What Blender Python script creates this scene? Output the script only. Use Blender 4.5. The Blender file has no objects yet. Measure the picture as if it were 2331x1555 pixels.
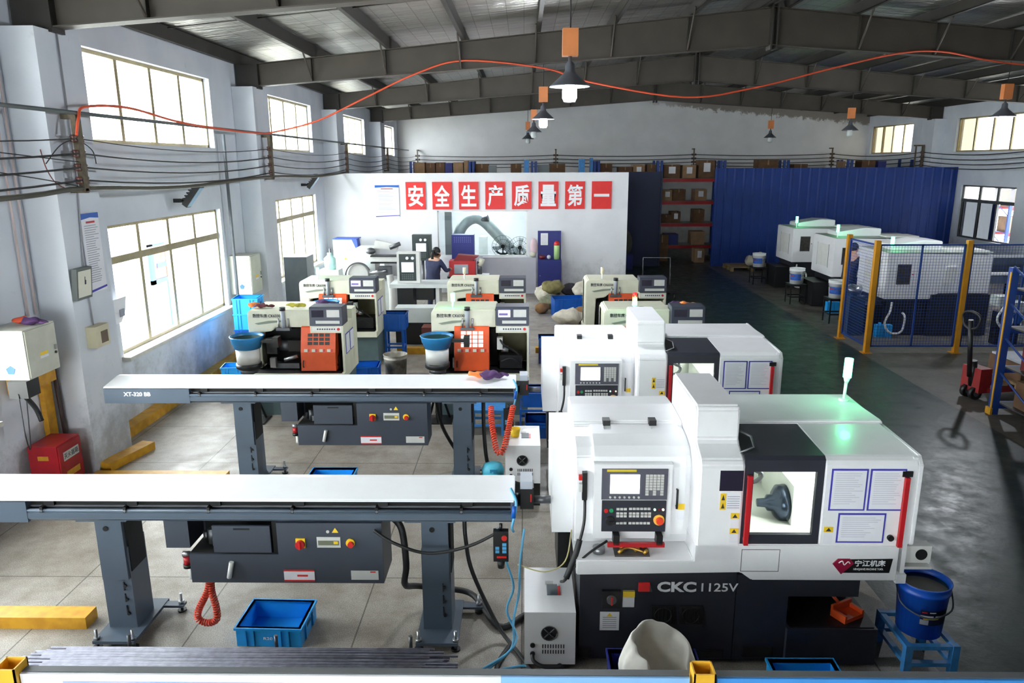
import bpy, bmesh, math, random
from mathutils import Vector, Matrix
random.seed(7)
sc = bpy.context.scene
COL = sc.collection
R = math.radians

# ------------------------------------------------------------------ camera
def set_camera():
    pitch, yaw, roll = R(13.5434), R(.9592), R(.2585)
    f = Vector((-math.sin(yaw)*math.cos(pitch), math.cos(yaw)*math.cos(pitch), -math.sin(pitch)))
    r = Vector((math.cos(yaw), math.sin(yaw), 0)); d = f.cross(r)
    c, s = math.cos(roll), math.sin(roll)
    r2 = c*r+s*d; d2 = -s*r+c*d
    cd = bpy.data.cameras.new('camera'); cam = bpy.data.objects.new('camera', cd); COL.objects.link(cam)
    m = Matrix((r2, -d2, -f)).transposed().to_4x4(); m.translation = (0, 0, 3.6)
    cam.matrix_world = m
    cd.sensor_width = 36; cd.lens = 36*1698.2/2331; cd.clip_end = 200; cd.clip_start = .05
    sc.camera = cam
set_camera()

# ------------------------------------------------------------------ sky, exposure
SKY = 9.0
w = bpy.data.worlds.new('overcast_sky'); sc.world = w; w.use_nodes = True
nt = w.node_tree; bg = nt.nodes['Background']
bg.inputs[0].default_value = (.93, .97, 1, 1); bg.inputs[1].default_value = SKY
sc.view_settings.view_transform = 'Standard'; sc.view_settings.look = 'None'
sc.view_settings.gamma = 1; sc.view_settings.exposure = 1.42; sc.view_settings.use_curve_mapping = False
try:
    sc.cycles.max_bounces = 7; sc.cycles.diffuse_bounces = 5; sc.cycles.glossy_bounces = 3
    sc.cycles.transparent_max_bounces = 10; sc.cycles.sample_clamp_indirect = 6; sc.cycles.caustics_reflective = False
    sc.cycles.caustics_refractive = False
except Exception: pass

# ------------------------------------------------------------------ materials
def lin(c):
    return tuple((v/255/12.92 if v/255 <= .04045 else ((v/255+.055)/1.055)**2.4) for v in c)
MATS = {}
def mat(name, rgb, rough=.5, metal=0, emit=0, var=.06, scale=6, bump=0, bscale=60, rgb2=None, coat=0, stretch=None):
    if name in MATS: return MATS[name]
    m = bpy.data.materials.new(name); MATS[name] = m; m.use_nodes = True
    n = m.node_tree.nodes; l = m.node_tree.links; p = n['Principled BSDF']
    c = lin(rgb)
    p.inputs['Roughness'].default_value = rough; p.inputs['Metallic'].default_value = metal
    p.inputs['Coat Weight'].default_value = coat
    if emit:
        p.inputs['Emission Color'].default_value = (*c, 1); p.inputs['Emission Strength'].default_value = emit
    if var or rgb2:
        tc = n.new('ShaderNodeTexCoord'); mp = n.new('ShaderNodeMapping'); no = n.new('ShaderNodeTexNoise'); rp = n.new('ShaderNodeValToRGB')
        if stretch: mp.inputs['Scale'].default_value = stretch
        l.new(tc.outputs['Object'], mp.inputs[0]); l.new(mp.outputs[0], no.inputs['Vector'])
        no.inputs['Scale'].default_value = scale; no.inputs['Detail'].default_value = 4
        c2 = lin(rgb2) if rgb2 else tuple(v*(1-2*var) for v in c)
        rp.color_ramp.elements[0].position = .38; rp.color_ramp.elements[1].position = .62
        rp.color_ramp.elements[0].color = (*c2, 1); rp.color_ramp.elements[1].color = (*c, 1)
        l.new(no.outputs['Fac'], rp.inputs[0]); l.new(rp.outputs[0], p.inputs['Base Color'])
        if bump:
            b = n.new('ShaderNodeBump'); no2 = n.new('ShaderNodeTexNoise'); no2.inputs['Scale'].default_value = bscale
            l.new(mp.outputs[0], no2.inputs['Vector'])
            b.inputs['Strength'].default_value = bump; b.inputs['Distance'].default_value = .02
            l.new(no2.outputs['Fac'], b.inputs['Height']); l.new(b.outputs[0], p.inputs['Normal'])
    else:
        p.inputs['Base Color'].default_value = (*c, 1)
    return m
def glass(name, tint=(.97, .99, .98), gl=.06, rough=.02, dirt=0):
    m = bpy.data.materials.new(name); MATS[name] = m; m.use_nodes = True
    n = m.node_tree.nodes; l = m.node_tree.links; n.clear()
    o = n.new('ShaderNodeOutputMaterial'); mx = n.new('ShaderNodeMixShader'); t = n.new('ShaderNodeBsdfTransparent'); g = n.new('ShaderNodeBsdfGlossy')
    t.inputs[0].default_value = (*tint, 1); g.inputs['Roughness'].default_value = rough
    mx.inputs[0].default_value = gl
    last = mx
    l.new(t.outputs[0], mx.inputs[1]); l.new(g.outputs[0], mx.inputs[2])
    if dirt:
        d = n.new('ShaderNodeBsdfDiffuse'); d.inputs[0].default_value = (.8, .8, .75, 1)
        tr = n.new('ShaderNodeBsdfTranslucent'); tr.inputs[0].default_value = (.85, .85, .8, 1)
        ad = n.new('ShaderNodeMixShader'); ad.inputs[0].default_value = .5
        l.new(d.outputs[0], ad.inputs[1]); l.new(tr.outputs[0], ad.inputs[2])
        m2 = n.new('ShaderNodeMixShader'); m2.inputs[0].default_value = dirt
        l.new(mx.outputs[0], m2.inputs[1]); l.new(ad.outputs[0], m2.inputs[2]); last = m2
    l.new(last.outputs[0], o.inputs[0]); return m

def floor_mat(name, a, b, rough, joint, js=1.3, stain=None, speck=.5, ramp_=(.3, .66)):
    m = bpy.data.materials.new(name); m.use_nodes = True
    n = m.node_tree.nodes; l = m.node_tree.links; p = n['Principled BSDF']
    tc = n.new('ShaderNodeTexCoord')
    def noise(s, det=5, rg=.6):
        q = n.new('ShaderNodeTexNoise'); q.inputs['Scale'].default_value = s; q.inputs['Detail'].default_value = det; q.inputs['Roughness'].default_value = rg
        l.new(tc.outputs['Object'], q.inputs['Vector']); return q.outputs['Fac']
    def ramp(x, p0, p1, c0, c1):
        q = n.new('ShaderNodeValToRGB'); e = q.color_ramp.elements; e[0].position = p0; e[1].position = p1
        e[0].color = (*c0, 1); e[1].color = (*c1, 1); l.new(x, q.inputs[0]); return q.outputs[0]
    def mul(x, y, f=1):
        q = n.new('ShaderNodeMix'); q.data_type = 'RGBA'; q.blend_type = 'MULTIPLY'; q.inputs[0].default_value = f
        l.new(x, q.inputs[6]); l.new(y, q.inputs[7]); return q.outputs[2]
    c = ramp(noise(.9), .35, .68, lin(b), lin(a))
    c = mul(c, ramp(noise(130, 2), .3, .7, (1-speck,)*3, (1.0,)*3))
    c = mul(c, ramp(noise(3.2, 7, .7), *ramp_, (.62, .6, .57) if stain is None else stain, (1, 1, 1)), .8)
    br = n.new('ShaderNodeTexBrick'); br.offset = 0; br.squash = 1
    mp = n.new('ShaderNodeMapping'); mp.inputs['Location'].default_value = (.02, .55, 0)
    l.new(tc.outputs['Object'], mp.inputs[0]); l.new(mp.outputs[0], br.inputs['Vector'])
    br.inputs['Scale'].default_value = 1; br.inputs['Brick Width'].default_value = js; br.inputs['Row Height'].default_value = js
    br.inputs['Mortar Size'].default_value = .007 if joint else 0; br.inputs['Mortar Smooth'].default_value = .3
    for i, v in enumerate(((1,)*3, (1,)*3, (.32, .31, .3))): br.inputs[i+1].default_value = (*v, 1)
    c = mul(c, br.outputs['Color'])
    l.new(c, p.inputs['Base Color'])
    rr = n.new('ShaderNodeMapRange'); l.new(noise(4, 6, .7), rr.inputs[0]); rr.inputs[1].default_value = .3; rr.inputs[2].default_value = .7
    rr.inputs[3].default_value = rough-.1; rr.inputs[4].default_value = rough+.14; l.new(rr.outputs[0], p.inputs['Roughness'])
    bp = n.new('ShaderNodeBump'); bp.inputs['Strength'].default_value = .12; bp.inputs['Distance'].default_value = .01
    l.new(noise(28, 4), bp.inputs['Height']); l.new(bp.outputs[0], p.inputs['Normal'])
    return m

def plaster(name, a, b, low, damp=False):
    "painted wall, with scuffs and damp stains low down"
    m = bpy.data.materials.new(name); m.use_nodes = True
    n = m.node_tree.nodes; l = m.node_tree.links; p = n['Principled BSDF']; p.inputs['Roughness'].default_value = .75
    tc = n.new('ShaderNodeTexCoord'); g = n.new('ShaderNodeNewGeometry'); sp = n.new('ShaderNodeSeparateXYZ'); l.new(g.outputs['Position'], sp.inputs[0])
    no = n.new('ShaderNodeTexNoise'); no.inputs['Scale'].default_value = 1.4; no.inputs['Detail'].default_value = 6; l.new(tc.outputs['Object'], no.inputs['Vector'])
    rp = n.new('ShaderNodeValToRGB'); rp.color_ramp.elements[0].color = (*lin(b), 1); rp.color_ramp.elements[1].color = (*lin(a), 1)
    rp.color_ramp.elements[0].position = .3; rp.color_ramp.elements[1].position = .65; l.new(no.outputs['Fac'], rp.inputs[0])
    n2 = n.new('ShaderNodeTexNoise'); n2.inputs['Scale'].default_value = 3.5; n2.inputs['Detail'].default_value = 8; n2.inputs['Roughness'].default_value = .75; l.new(tc.outputs['Object'], n2.inputs['Vector'])
    mr = n.new('ShaderNodeMapRange'); l.new(sp.outputs['Z'], mr.inputs[0]); mr.inputs[1].default_value = 1.25; mr.inputs[2].default_value = .1; mr.inputs[3].default_value = 0; mr.inputs[4].default_value = .34
    ad = n.new('ShaderNodeMath'); l.new(n2.outputs['Fac'], ad.inputs[0]); l.new(mr.outputs[0], ad.inputs[1])
    st = n.new('ShaderNodeMapRange'); l.new(ad.outputs[0], st.inputs[0]); st.inputs[1].default_value = .62; st.inputs[2].default_value = .85; st.inputs[4].default_value = .42
    mx = n.new('ShaderNodeMix'); mx.data_type = 'RGBA'; l.new(st.outputs[0], mx.inputs[0]); l.new(rp.outputs[0], mx.inputs[6]); mx.inputs[7].default_value = (*lin(low), 1)
    out = mx.outputs[2]
    if damp:
        # brown damp runs where the gable meets the roof
        def M(op, x, y):
            q = n.new('ShaderNodeMath'); q.operation = op
            for i, v in enumerate((x, y)):
                if isinstance(v, (int, float)): q.inputs[i].default_value = v
                elif v is not None: l.new(v, q.inputs[i])
            return q.outputs[0]
        sl = M('MULTIPLY', M('ABSOLUTE', M('SUBTRACT', sp.outputs['X'], 4.65), None), -.0966)
        d = M('SUBTRACT', M('ADD', sl, 6.6), sp.outputs['Z'])
        ns = M('MULTIPLY', n2.outputs['Fac'], .9)
        band = M('ADD', d, ns)
        k = n.new('ShaderNodeMapRange'); l.new(band, k.inputs[0]); k.inputs[1].default_value = 1.03; k.inputs[2].default_value = .95; k.inputs[4].default_value = .8
        xm = n.new('ShaderNodeMapRange'); l.new(sp.outputs['X'], xm.inputs[0]); xm.inputs[1].default_value = 5; xm.inputs[2].default_value = 7
        m3 = n.new('ShaderNodeMix'); m3.data_type = 'RGBA'; l.new(M('MULTIPLY', k.outputs[0], xm.outputs[0]), m3.inputs[0]); l.new(out, m3.inputs[6]); m3.inputs[7].default_value = (*lin((112, 98, 84)), 1); out = m3.outputs[2]
    l.new(out, p.inputs['Base Color']); return m

def foil_mat():
    m = bpy.data.materials.new('silver_foil'); m.use_nodes = True
    n = m.node_tree.nodes; l = m.node_tree.links; p = n['Principled BSDF']
    p.inputs['Metallic'].default_value = .85; p.inputs['Roughness'].default_value = .36
    tc = n.new('ShaderNodeTexCoord'); mp = n.new('ShaderNodeMapping'); mp.inputs['Scale'].default_value = (1.1, 6, 1)
    l.new(tc.outputs['Object'], mp.inputs[0])
    no = n.new('ShaderNodeTexNoise'); no.inputs['Scale'].default_value = 1.6; no.inputs['Detail'].default_value = 5; l.new(mp.outputs[0], no.inputs['Vector'])
    b = n.new('ShaderNodeBump'); b.inputs['Strength'].default_value = .8; b.inputs['Distance'].default_value = .12; l.new(no.outputs['Fac'], b.inputs['Height']); l.new(b.outputs[0], p.inputs['Normal'])
    br = n.new('ShaderNodeTexBrick'); br.offset = 0; l.new(tc.outputs['Object'], br.inputs['Vector'])
    br.inputs['Scale'].default_value = 1; br.inputs['Brick Width'].default_value = .3; br.inputs['Row Height'].default_value = .3; br.inputs['Mortar Size'].default_value = .006
    for i, v in enumerate(((.55, .54, .5), (.47, .46, .44), (.25, .24, .22))): br.inputs[i+1].default_value = (*v, 1)
    l.new(br.outputs['Color'], p.inputs['Base Color']); return m

white = mat('machine_white', (238, 238, 240), .35, var=.015, coat=.2)
offwhite = mat('offwhite_paint', (226, 226, 222), .45, var=.03)
charcoal = mat('charcoal_paint', (44, 46, 56), .45, var=.05)
blackp = mat('black_plastic', (22, 22, 24), .45, var=.05)
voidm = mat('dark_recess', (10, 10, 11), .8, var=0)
slate = mat('slate_paint', (80, 92, 106), .4, var=.04, scale=3)
slate2 = mat('slate_paint_dark', (62, 68, 80), .45, var=.04, scale=3)
steel = mat('bare_steel', (170, 172, 176), .3, .9, var=.05)
dsteel = mat('dull_steel', (110, 112, 116), .45, .7, var=.1)
cream = mat('cream_paint', (216, 215, 194), .45, var=.04)
teal = mat('teal_grey_paint', (84, 104, 106), .5, var=.06)
orange = mat('orange_paint', (236, 92, 40), .4, var=.05)
red = mat('red_paint', (190, 30, 38), .4, var=.05)
redfire = mat('fire_box_red', (176, 24, 36), .4, var=.1)
yellow = mat('yellow_paint', (216, 160, 40), .45, var=.1, scale=9, rgb2=(196, 140, 34))
yellows = mat('yellow_label', (240, 200, 40), .5, var=0)
bluecr = mat('blue_crate', (40, 166, 244), .4, var=.05)
bluedk = mat('blue_plastic_deep', (16, 92, 186), .4, var=.05)
bluest = mat('blue_steel_light', (70, 150, 222), .45, var=.1, scale=12)
navy = mat('navy_paint', (34, 42, 118), .45, var=.05)
bluewall = mat('blue_sheet', (0, 50, 132), .55, var=.06, scale=2)
bluefl = mat('blue_flat_sheet', (9, 24, 66), .5, var=.08)
bluepost = mat('blue_post', (32, 66, 140), .45, var=.08)
rubber = mat('black_rubber', (26, 26, 28), .55, var=.05)
paper = mat('paper_white', (232, 232, 238), .7, var=.02)
bluein = mat('blue_border', (62, 60, 170), .6, var=0)
textgrey = mat('print_grey', (150, 152, 165), .7, var=0)
textdark = mat('print_dark', (50, 50, 60), .6, var=0)
textwhite = mat('print_white', (236, 236, 240), .5, var=0)
cardb = mat('cardboard', (108, 78, 54), .8, var=.12, scale=5)
cardb2 = mat('cardboard_pale', (160, 126, 94), .8, var=.1, scale=5)
wood = mat('pallet_wood', (162, 138, 96), .8, var=.15, scale=10)
rackred = mat('rack_beam_red', (176, 34, 36), .5, var=.08)
beamg = mat('roof_steel', (76, 69, 61), .55, var=.1, scale=2)
purl = mat('purlin_steel', (52, 49, 45), .6, var=.1, scale=2)
winfr = mat('window_aluminium', (164, 150, 116), .45, .2, var=.08)
winfrd = mat('window_dark_frame', (86, 88, 88), .5, .2, var=.08)
pane = glass('window_pane', gl=.05)
frost = glass('window_pane_dusty', (.5, .5, .48), .05, dirt=.3)
tanp = glass('window_pane_yellowed', (.25, .232, .19), .05)
greyp = glass('window_pane_grey', (.13, .135, .14), .12, .08)
clear = glass('clear_pane', gl=.04)
orcoil = mat('orange_hose', (232, 74, 44), .4, var=.06)
orcab = mat('orange_cable', (226, 86, 50), .5, var=.05)
skyhose = mat('pale_blue_hose', (100, 176, 216), .4, var=.05)
greenon = mat('green_lamp_lit', (90, 250, 170), .4, emit=3.2, var=0)
redlens = mat('red_lens', (220, 40, 40), .3, emit=.5, var=0)
amberlens = mat('amber_lens', (240, 210, 120), .3, emit=.5, var=0)
offlens = mat('lamp_lens_unlit', (232, 224, 196), .4, var=0)
lampon = mat('lamp_bulb_lit', (235, 243, 255), .3, emit=26, var=0)
bulboff = mat('lamp_bulb_unlit', (200, 205, 205), .2, var=0)
lampgrey = mat('lamp_shade_grey', (120, 124, 136), .35, .6, var=.05)
lampin = mat('lamp_shade_inner', (225, 228, 232), .3, .3, var=.03)
ballast = mat('ballast_orange', (222, 134, 76), .5, var=.06)
screen = mat('screen_lit', (244, 248, 250), .3, emit=1.0, var=0)
screenl = mat('screen_lilac', (196, 190, 236), .3, emit=.7, var=0)
screend = mat('screen_off', (44, 40, 56), .15, var=0)
keyp = mat('keypad', (206, 206, 202), .5, var=.03)
green = mat('button_green', (40, 150, 96), .4, var=0)
redb = mat('button_red', (206, 40, 36), .35, var=0)
brass = mat('brass', (206, 160, 70), .35, .7, var=.1)
skin = mat('skin', (206, 160, 134), .6, var=.05)
hair = mat('hair_black', (24, 22, 24), .5, var=.1)
overall = mat('navy_overall', (48, 54, 88), .8, var=.12, scale=9)
sackm = mat('woven_sack', (216, 208, 190), .8, var=.1, bump=.4, bscale=30)
sackb = mat('brown_sack', (150, 112, 72), .85, var=.15, bump=.4, bscale=30)
bagw = mat('white_bag', (240, 236, 228), .7, var=.05, bump=.5, bscale=9)
purple = mat('purple_cloth', (84, 52, 100), .85, var=.1)
orcl = mat('orange_cloth', (244, 140, 70), .85, var=.1)
bucketblue = mat('oil_bucket_blue', (24, 88, 200), .35, var=.04)
rodm = mat('bar_stock', (166, 166, 182), .45, .0, var=.12, scale=20)
ductm = mat('duct_grey', (176, 188, 190), .4, .3, var=.08)
greyc = mat('grey_cabinet', (126, 134, 138), .45, var=.04)
palec = mat('pale_cabinet', (214, 220, 218), .45, var=.03)
boxgrey = mat('electric_box_grey', (200, 200, 186), .45, var=.05)
bowlb = mat('bowl_blue', (40, 128, 186), .35, var=.08)
bowlg = mat('bowl_inside_green', (26, 76, 78), .5, var=.1)
silver = mat('steel_plate_grey', (168, 174, 184), .5, var=.05)
ink = mat('wire_black', (34, 34, 36), .6, var=0)
rust = mat('rusty_angle', (104, 92, 74), .7, var=.2, scale=20)
signred = mat('sign_red', (224, 40, 40), .5, var=.03)
tfl = mat('lime_green', (186, 224, 150), .45, var=.05)
foil = foil_mat()

# ------------------------------------------------------------------ mesh builder
class B:
    def __init__(s, *mats):
        s.bm = bmesh.new(); s.m = []
        for q in mats: s.mi(q)
    def mi(s, m):
        if m not in s.m: s.m.append(m)
        return s.m.index(m)
    def _fin(s, faces, m, smooth=False):
        i = s.mi(m)
        for f in faces: f.material_index = i; f.smooth = smooth
    def box(s, x0, x1, y0, y1, z0, z1, m, bev=0, seg=2):
        if x0 > x1: x0, x1 = x1, x0
        if y0 > y1: y0, y1 = y1, y0
        if z0 > z1: z0, z1 = z1, z0
        v = [s.bm.verts.new((x, y, z)) for z in (z0, z1) for x, y in ((x0, y0), (x1, y0), (x1, y1), (x0, y1))]
        fs = [s.bm.faces.new([v[i] for i in q]) for q in ((3, 2, 1, 0), (4, 5, 6, 7), (0, 1, 5, 4), (1, 2, 6, 5), (2, 3, 7, 6), (3, 0, 4, 7))]
        s._fin(fs, m)
        if bev: s._bev(fs, bev, seg, m)
        return s
    def _bev(s, fs, bev, seg, m):
        es = list({e for f in fs for e in f.edges if len(e.link_faces) == 2 and e.calc_face_angle(0) > .5})
        r = bmesh.ops.bevel(s.bm, geom=es, offset=bev, segments=seg, affect='EDGES', clamp_overlap=True)
        s._fin([f for f in r['faces'] if f.is_valid], m)
    def prism(s, pts, ax, a0, a1, m, bev=0, seg=2):
        k = {'x': lambda p, a: (a, p[0], p[1]), 'y': lambda p, a: (p[0], a, p[1]), 'z': lambda p, a: (p[0], p[1], a)}[ax]
        A = [s.bm.verts.new(k(p, a0)) for p in pts]; Bv = [s.bm.verts.new(k(p, a1)) for p in pts]
        n = len(pts); fs = [s.bm.faces.new(A), s.bm.faces.new(Bv[::-1])]
        for i in range(n): fs.append(s.bm.faces.new((A[i], Bv[i], Bv[(i+1) % n], A[(i+1) % n])))
        bmesh.ops.recalc_face_normals(s.bm, faces=fs); s._fin(fs, m)
        if bev: s._bev(fs, bev, seg, m)
        return s
    def cyl(s, p0, p1, r, m, r2=None, n=16, cap=True, smooth=True):
        p0 = Vector(p0); p1 = Vector(p1); d = (p1-p0).normalized(); r2 = r if r2 is None else r2
        u = d.orthogonal().normalized(); v = d.cross(u)
        A = []; Bv = []
        for i in range(n):
            t = 2*math.pi*i/n; q = u*math.cos(t)+v*math.sin(t)
            A.append(s.bm.verts.new(p0+q*r)); Bv.append(s.bm.verts.new(p1+q*r2))
        fs = [s.bm.faces.new((A[i], A[(i+1) % n], Bv[(i+1) % n], Bv[i])) for i in range(n)]
        s._fin(fs, m, smooth)
        if cap: s._fin([s.bm.faces.new(A[::-1]), s.bm.faces.new(Bv)], m)
        return s
    def tube(s, pts, r, m, n=8, sub=6, straight=False):
        P = [Vector(p) for p in pts]
        if not straight and len(P) > 2:
            Q = []
            for i in range(len(P)-1):
                a = P[max(i-1, 0)]; b = P[i]; c = P[i+1]; d = P[min(i+2, len(P)-1)]
                for j in range(sub):
                    t = j/sub
                    Q.append(.5*((2*b)+(c-a)*t+(2*a-5*b+4*c-d)*t*t+(3*b-a-3*c+d)*t**3))
            Q.append(P[-1]); P = Q
        rings = []; prev = None
        for i, p in enumerate(P):
            d = (P[min(i+1, len(P)-1)]-P[max(i-1, 0)]).normalized()
            u = d.orthogonal().normalized() if prev is None else (prev-d*prev.dot(d)).normalized()
            prev = u; v = d.cross(u)
            rings.append([s.bm.verts.new(p+(u*math.cos(2*math.pi*k/n)+v*math.sin(2*math.pi*k/n))*r) for k in range(n)])
        fs = []
        for a, b in zip(rings, rings[1:]):
            for k in range(n): fs.append(s.bm.faces.new((a[k], a[(k+1) % n], b[(k+1) % n], b[k])))
        s._fin(fs, m, True); s._fin([s.bm.faces.new(rings[0][::-1]), s.bm.faces.new(rings[-1])], m)
        return s
    def lathe(s, prof, c, m, n=28, smooth=True, sx=1, sy=1):
        rings = []
        for r, z in prof:
            if r < 1e-6: rings.append([s.bm.verts.new((c[0], c[1], c[2]+z))]*n)
            else: rings.append([s.bm.verts.new((c[0]+sx*r*math.cos(2*math.pi*k/n), c[1]+sy*r*math.sin(2*math.pi*k/n), c[2]+z)) for k in range(n)])
        fs = []
        for a, b in zip(rings, rings[1:]):
            for k in range(n):
                q = []
                for vv in (a[k], a[(k+1) % n], b[(k+1) % n], b[k]):
                    if vv not in q: q.append(vv)
                if len(q) > 2: fs.append(s.bm.faces.new(q))
        s._fin(fs, m, smooth); return s
    def ell(s, c, r, m, seg=14):
        res = bmesh.ops.create_uvsphere(s.bm, u_segments=seg, v_segments=max(6, seg//2+1), radius=1)
        for v in res['verts']: v.co = Vector((c[0]+v.co.x*r[0], c[1]+v.co.y*r[1], c[2]+v.co.z*r[2]))
        s._fin({f for v in res['verts'] for f in v.link_faces}, m, True); return s
    def quad(s, pts, m):
        s._fin([s.bm.faces.new([s.bm.verts.new(p) for p in pts])], m); return s
    def jitter(s, a, f=5.0, seed=0):
        from mathutils import noise
        for v in s.bm.verts:
            v.co += Vector(noise.noise_vector(v.co*f+Vector((seed*7.1, seed*3.3, seed)))) * a
        return s
    def done(s, name, parent=None, loc=None, rz=0, rot=None):
        me = bpy.data.meshes.new(name); s.bm.to_mesh(me); s.bm.free()
        for q in s.m: me.materials.append(q)
        o = bpy.data.objects.new(name, me); COL.objects.link(o)
        if parent: o.parent = parent
        if loc: o.location = loc
        if rot: o.rotation_euler = rot
        elif rz: o.rotation_euler = (0, 0, rz)
        return o

def tag(o, label, cat, group=None, kind=None):
    o['label'] = label; o['category'] = cat
    if group: o['group'] = group
    if kind: o['kind'] = kind
    return o
def thing(name, label, cat, loc=(0, 0, 0), rz=0, group=None):
    o = bpy.data.objects.new(name, None); COL.objects.link(o); o.location = loc; o.rotation_euler = (0, 0, rz)
    o.empty_display_size = .2
    return tag(o, label, cat, group)
def struct(o, label=None):
    o['kind'] = 'structure'
    if label: o['label'] = label; o['category'] = o.name.split('_')[0].split('.')[0]
    return o
def plabel(o, s): o['label'] = s; return o
def dup(root, loc, label, rz=None, group=None, skip=()):
    def cp(o, par):
        c = o.copy(); COL.objects.link(c)
        if par: c.parent = par
        for ch in list(o.children):
            if ch.name.split('.')[0] not in skip: cp(ch, c)
        return c
    r = cp(root, None); r.location = loc
    if rz is not None: r.rotation_euler = (0, 0, rz)
    r['label'] = label
    if group: r['group'] = group
    return r
def txt(body, size, m, loc, rot, parent=None, name='lettering', bold=0, width=None, ext=.001, shear=0, align='LEFT'):
    cu = bpy.data.curves.new('t', 'FONT'); cu.body = body; cu.size = size; cu.extrude = ext; cu.offset = bold; cu.align_x = align; cu.shear = shear; cu.resolution_u = 3
    t = bpy.data.objects.new('t', cu); COL.objects.link(t)
    me = bpy.data.meshes.new_from_object(t.evaluated_get(bpy.context.evaluated_depsgraph_get()))
    bpy.data.objects.remove(t); bpy.data.curves.remove(cu)
    me.materials.clear(); me.materials.append(m); me.name = name
    if width and len(me.vertices):
        xs = [v.co.x for v in me.vertices]; a, b = min(xs), max(xs)
        if b > a:
            for v in me.vertices: v.co.x = (v.co.x-a)*width/(b-a)
    o = bpy.data.objects.new(name, me); COL.objects.link(o); o.location = loc; o.rotation_euler = rot
    if parent: o.parent = parent
    return o
FR = (R(90), 0, 0)           # lettering read from the camera side (-y)
FX = (R(90), 0, R(90))       # lettering on faces turned to +x
def light(name, kind, loc, energy, color=(1, 1, 1), size=.1, parent=None):
    ld = bpy.data.lights.new(name, kind); ld.energy = energy; ld.color = color
    if kind == 'AREA': ld.size = size
    else: ld.shadow_soft_size = size
    o = bpy.data.objects.new(name, ld); COL.objects.link(o); o.location = loc
    if parent: o.parent = parent
    return o
# ------------------------------------------------------------------ room shell
XL, XR, YF, YB, XA = -5.5, 14.8, -5.0, 33.5, 4.65
FR_Y = [-4.2, 2.2, 8.6, 15.0, 21.4, 27.8]
def roof_z(x, e, r): return e+(r-e)*(1-abs(x-XA)/(XA-XL))
wallm = plaster('wall_paint', (218, 222, 230), (204, 209, 219), (112, 110, 104))
wallw = plaster('wall_paint_white', (226, 227, 231), (216, 217, 221), (150, 148, 142))
walld = plaster('wall_paint_damp', (222, 222, 224), (212, 212, 214), (150, 148, 142), True)
floorm = floor_mat('terrazzo_floor', (200, 192, 182), (164, 155, 144), .42, True, 1.3, ramp_=(.38, .58), stain=(.66, .62, .57), speck=.65)
aislem = floor_mat('green_floor_paint', (30, 52, 47), (22, 36, 35), .38, False, stain=(.7, .78, .76), speck=.15)
concm = floor_mat('dark_concrete', (112, 108, 100), (88, 84, 78), .45, False, speck=.3)

b = B(); b.box(XL-.3, 3.0, YF-.3, YB+.3, -.12, 0, floorm); struct(b.done('floor'), 'speckled grey terrazzo floor with joint lines under the machines')
b = B(); b.box(3.0, 6.45, YF-.3, YB+.3, -.12, 0, aislem); struct(b.done('floor'), 'green painted aisle floor running past the white machines')
b = B(); b.box(6.45, XR+.3, YF-.3, YB+.3, -.12, 0, concm); struct(b.done('floor'), 'brown grey concrete floor beside the fenced machines')

def wall_y(name, x0, x1, y0, y1, z1, holes, m, label):
    "wall along y with rectangular holes (y0, y1, z0, z1)"
    b = B(); ys = sorted({y0, y1, *[h[0] for h in holes], *[h[1] for h in holes]})
    for a, c in zip(ys, ys[1:]):
        hs = sorted((h[2], h[3]) for h in holes if h[0] <= a and h[1] >= c)
        z = 0
        for q0, q1 in hs:
            if q0 > z: b.box(x0, x1, a, c, z, q0, m)
            z = q1
        b.box(x0, x1, a, c, z, z1, m)
    return struct(b.done(name), label)
LOW = [(y, y+3.75, 1.02, 2.8) for y in (-3.0, 3.4, 9.84, 16.2)]
HI = [(y, y+3.85, 3.86, 5.03) for y in (-3.0, 3.4, 9.78, 16.15, 22.75, 29.3)]
HI[-1] = (29.3, 32.6, 3.86, 5.03)
wall_y('wall_left', XL-.24, XL, YF, YB, 5.62, LOW+HI, wallm, 'long pale blue grey wall with two rows of windows')
RLOW = [(23.1, 26.0, 1.05, 2.78)]
RHI = [(y, y+3.85, 3.86, 4.98) for y in (16.4, 22.9, 29.6)]
RHI[-1] = (29.7, 33.2, 3.86, 4.98)
wall_y('wall_right', XR, XR+.24, YF, YB, 5.62, RLOW+RHI, wallm, 'shaded grey wall beyond the fenced machines')
gable = [(XL, 0), (XR, 0), (XR, 5.62), (XA, 6.6), (XL, 5.62)]
b = B(); b.prism(gable, 'y', YB, YB+.24, walld); struct(b.done('wall_back'), 'white gable wall far behind the storage racks')
# end wall behind the viewer with an opening added on its left for fill light
b = B(); b.prism([(XL, 0), (XR, 0), (XR, 1.2), (XL, 1.2)], 'y', YF-.24, YF, wallw)
b.prism([(XL, 3.6), (XR, 3.6), (XR, 5.62), (XA, 6.6), (XL, 5.62)], 'y', YF-.24, YF, wallw)
for a, c in ((XL, -4.5), (-.2, XR)): b.prism([(a, 1.2), (c, 1.2), (c, 3.6), (a, 3.6)], 'y', YF-.24, YF, wallw)
struct(b.done('wall_front'), 'white end wall behind the viewer')
b = B(); b.box(1.7, XR, YF, 1.2, 2.0, 2.2, wallw); struct(b.done('floor'), 'unseen upper slab added to shade the lower right of the view')  # out of view, added so the lower right floor stays dark
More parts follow.
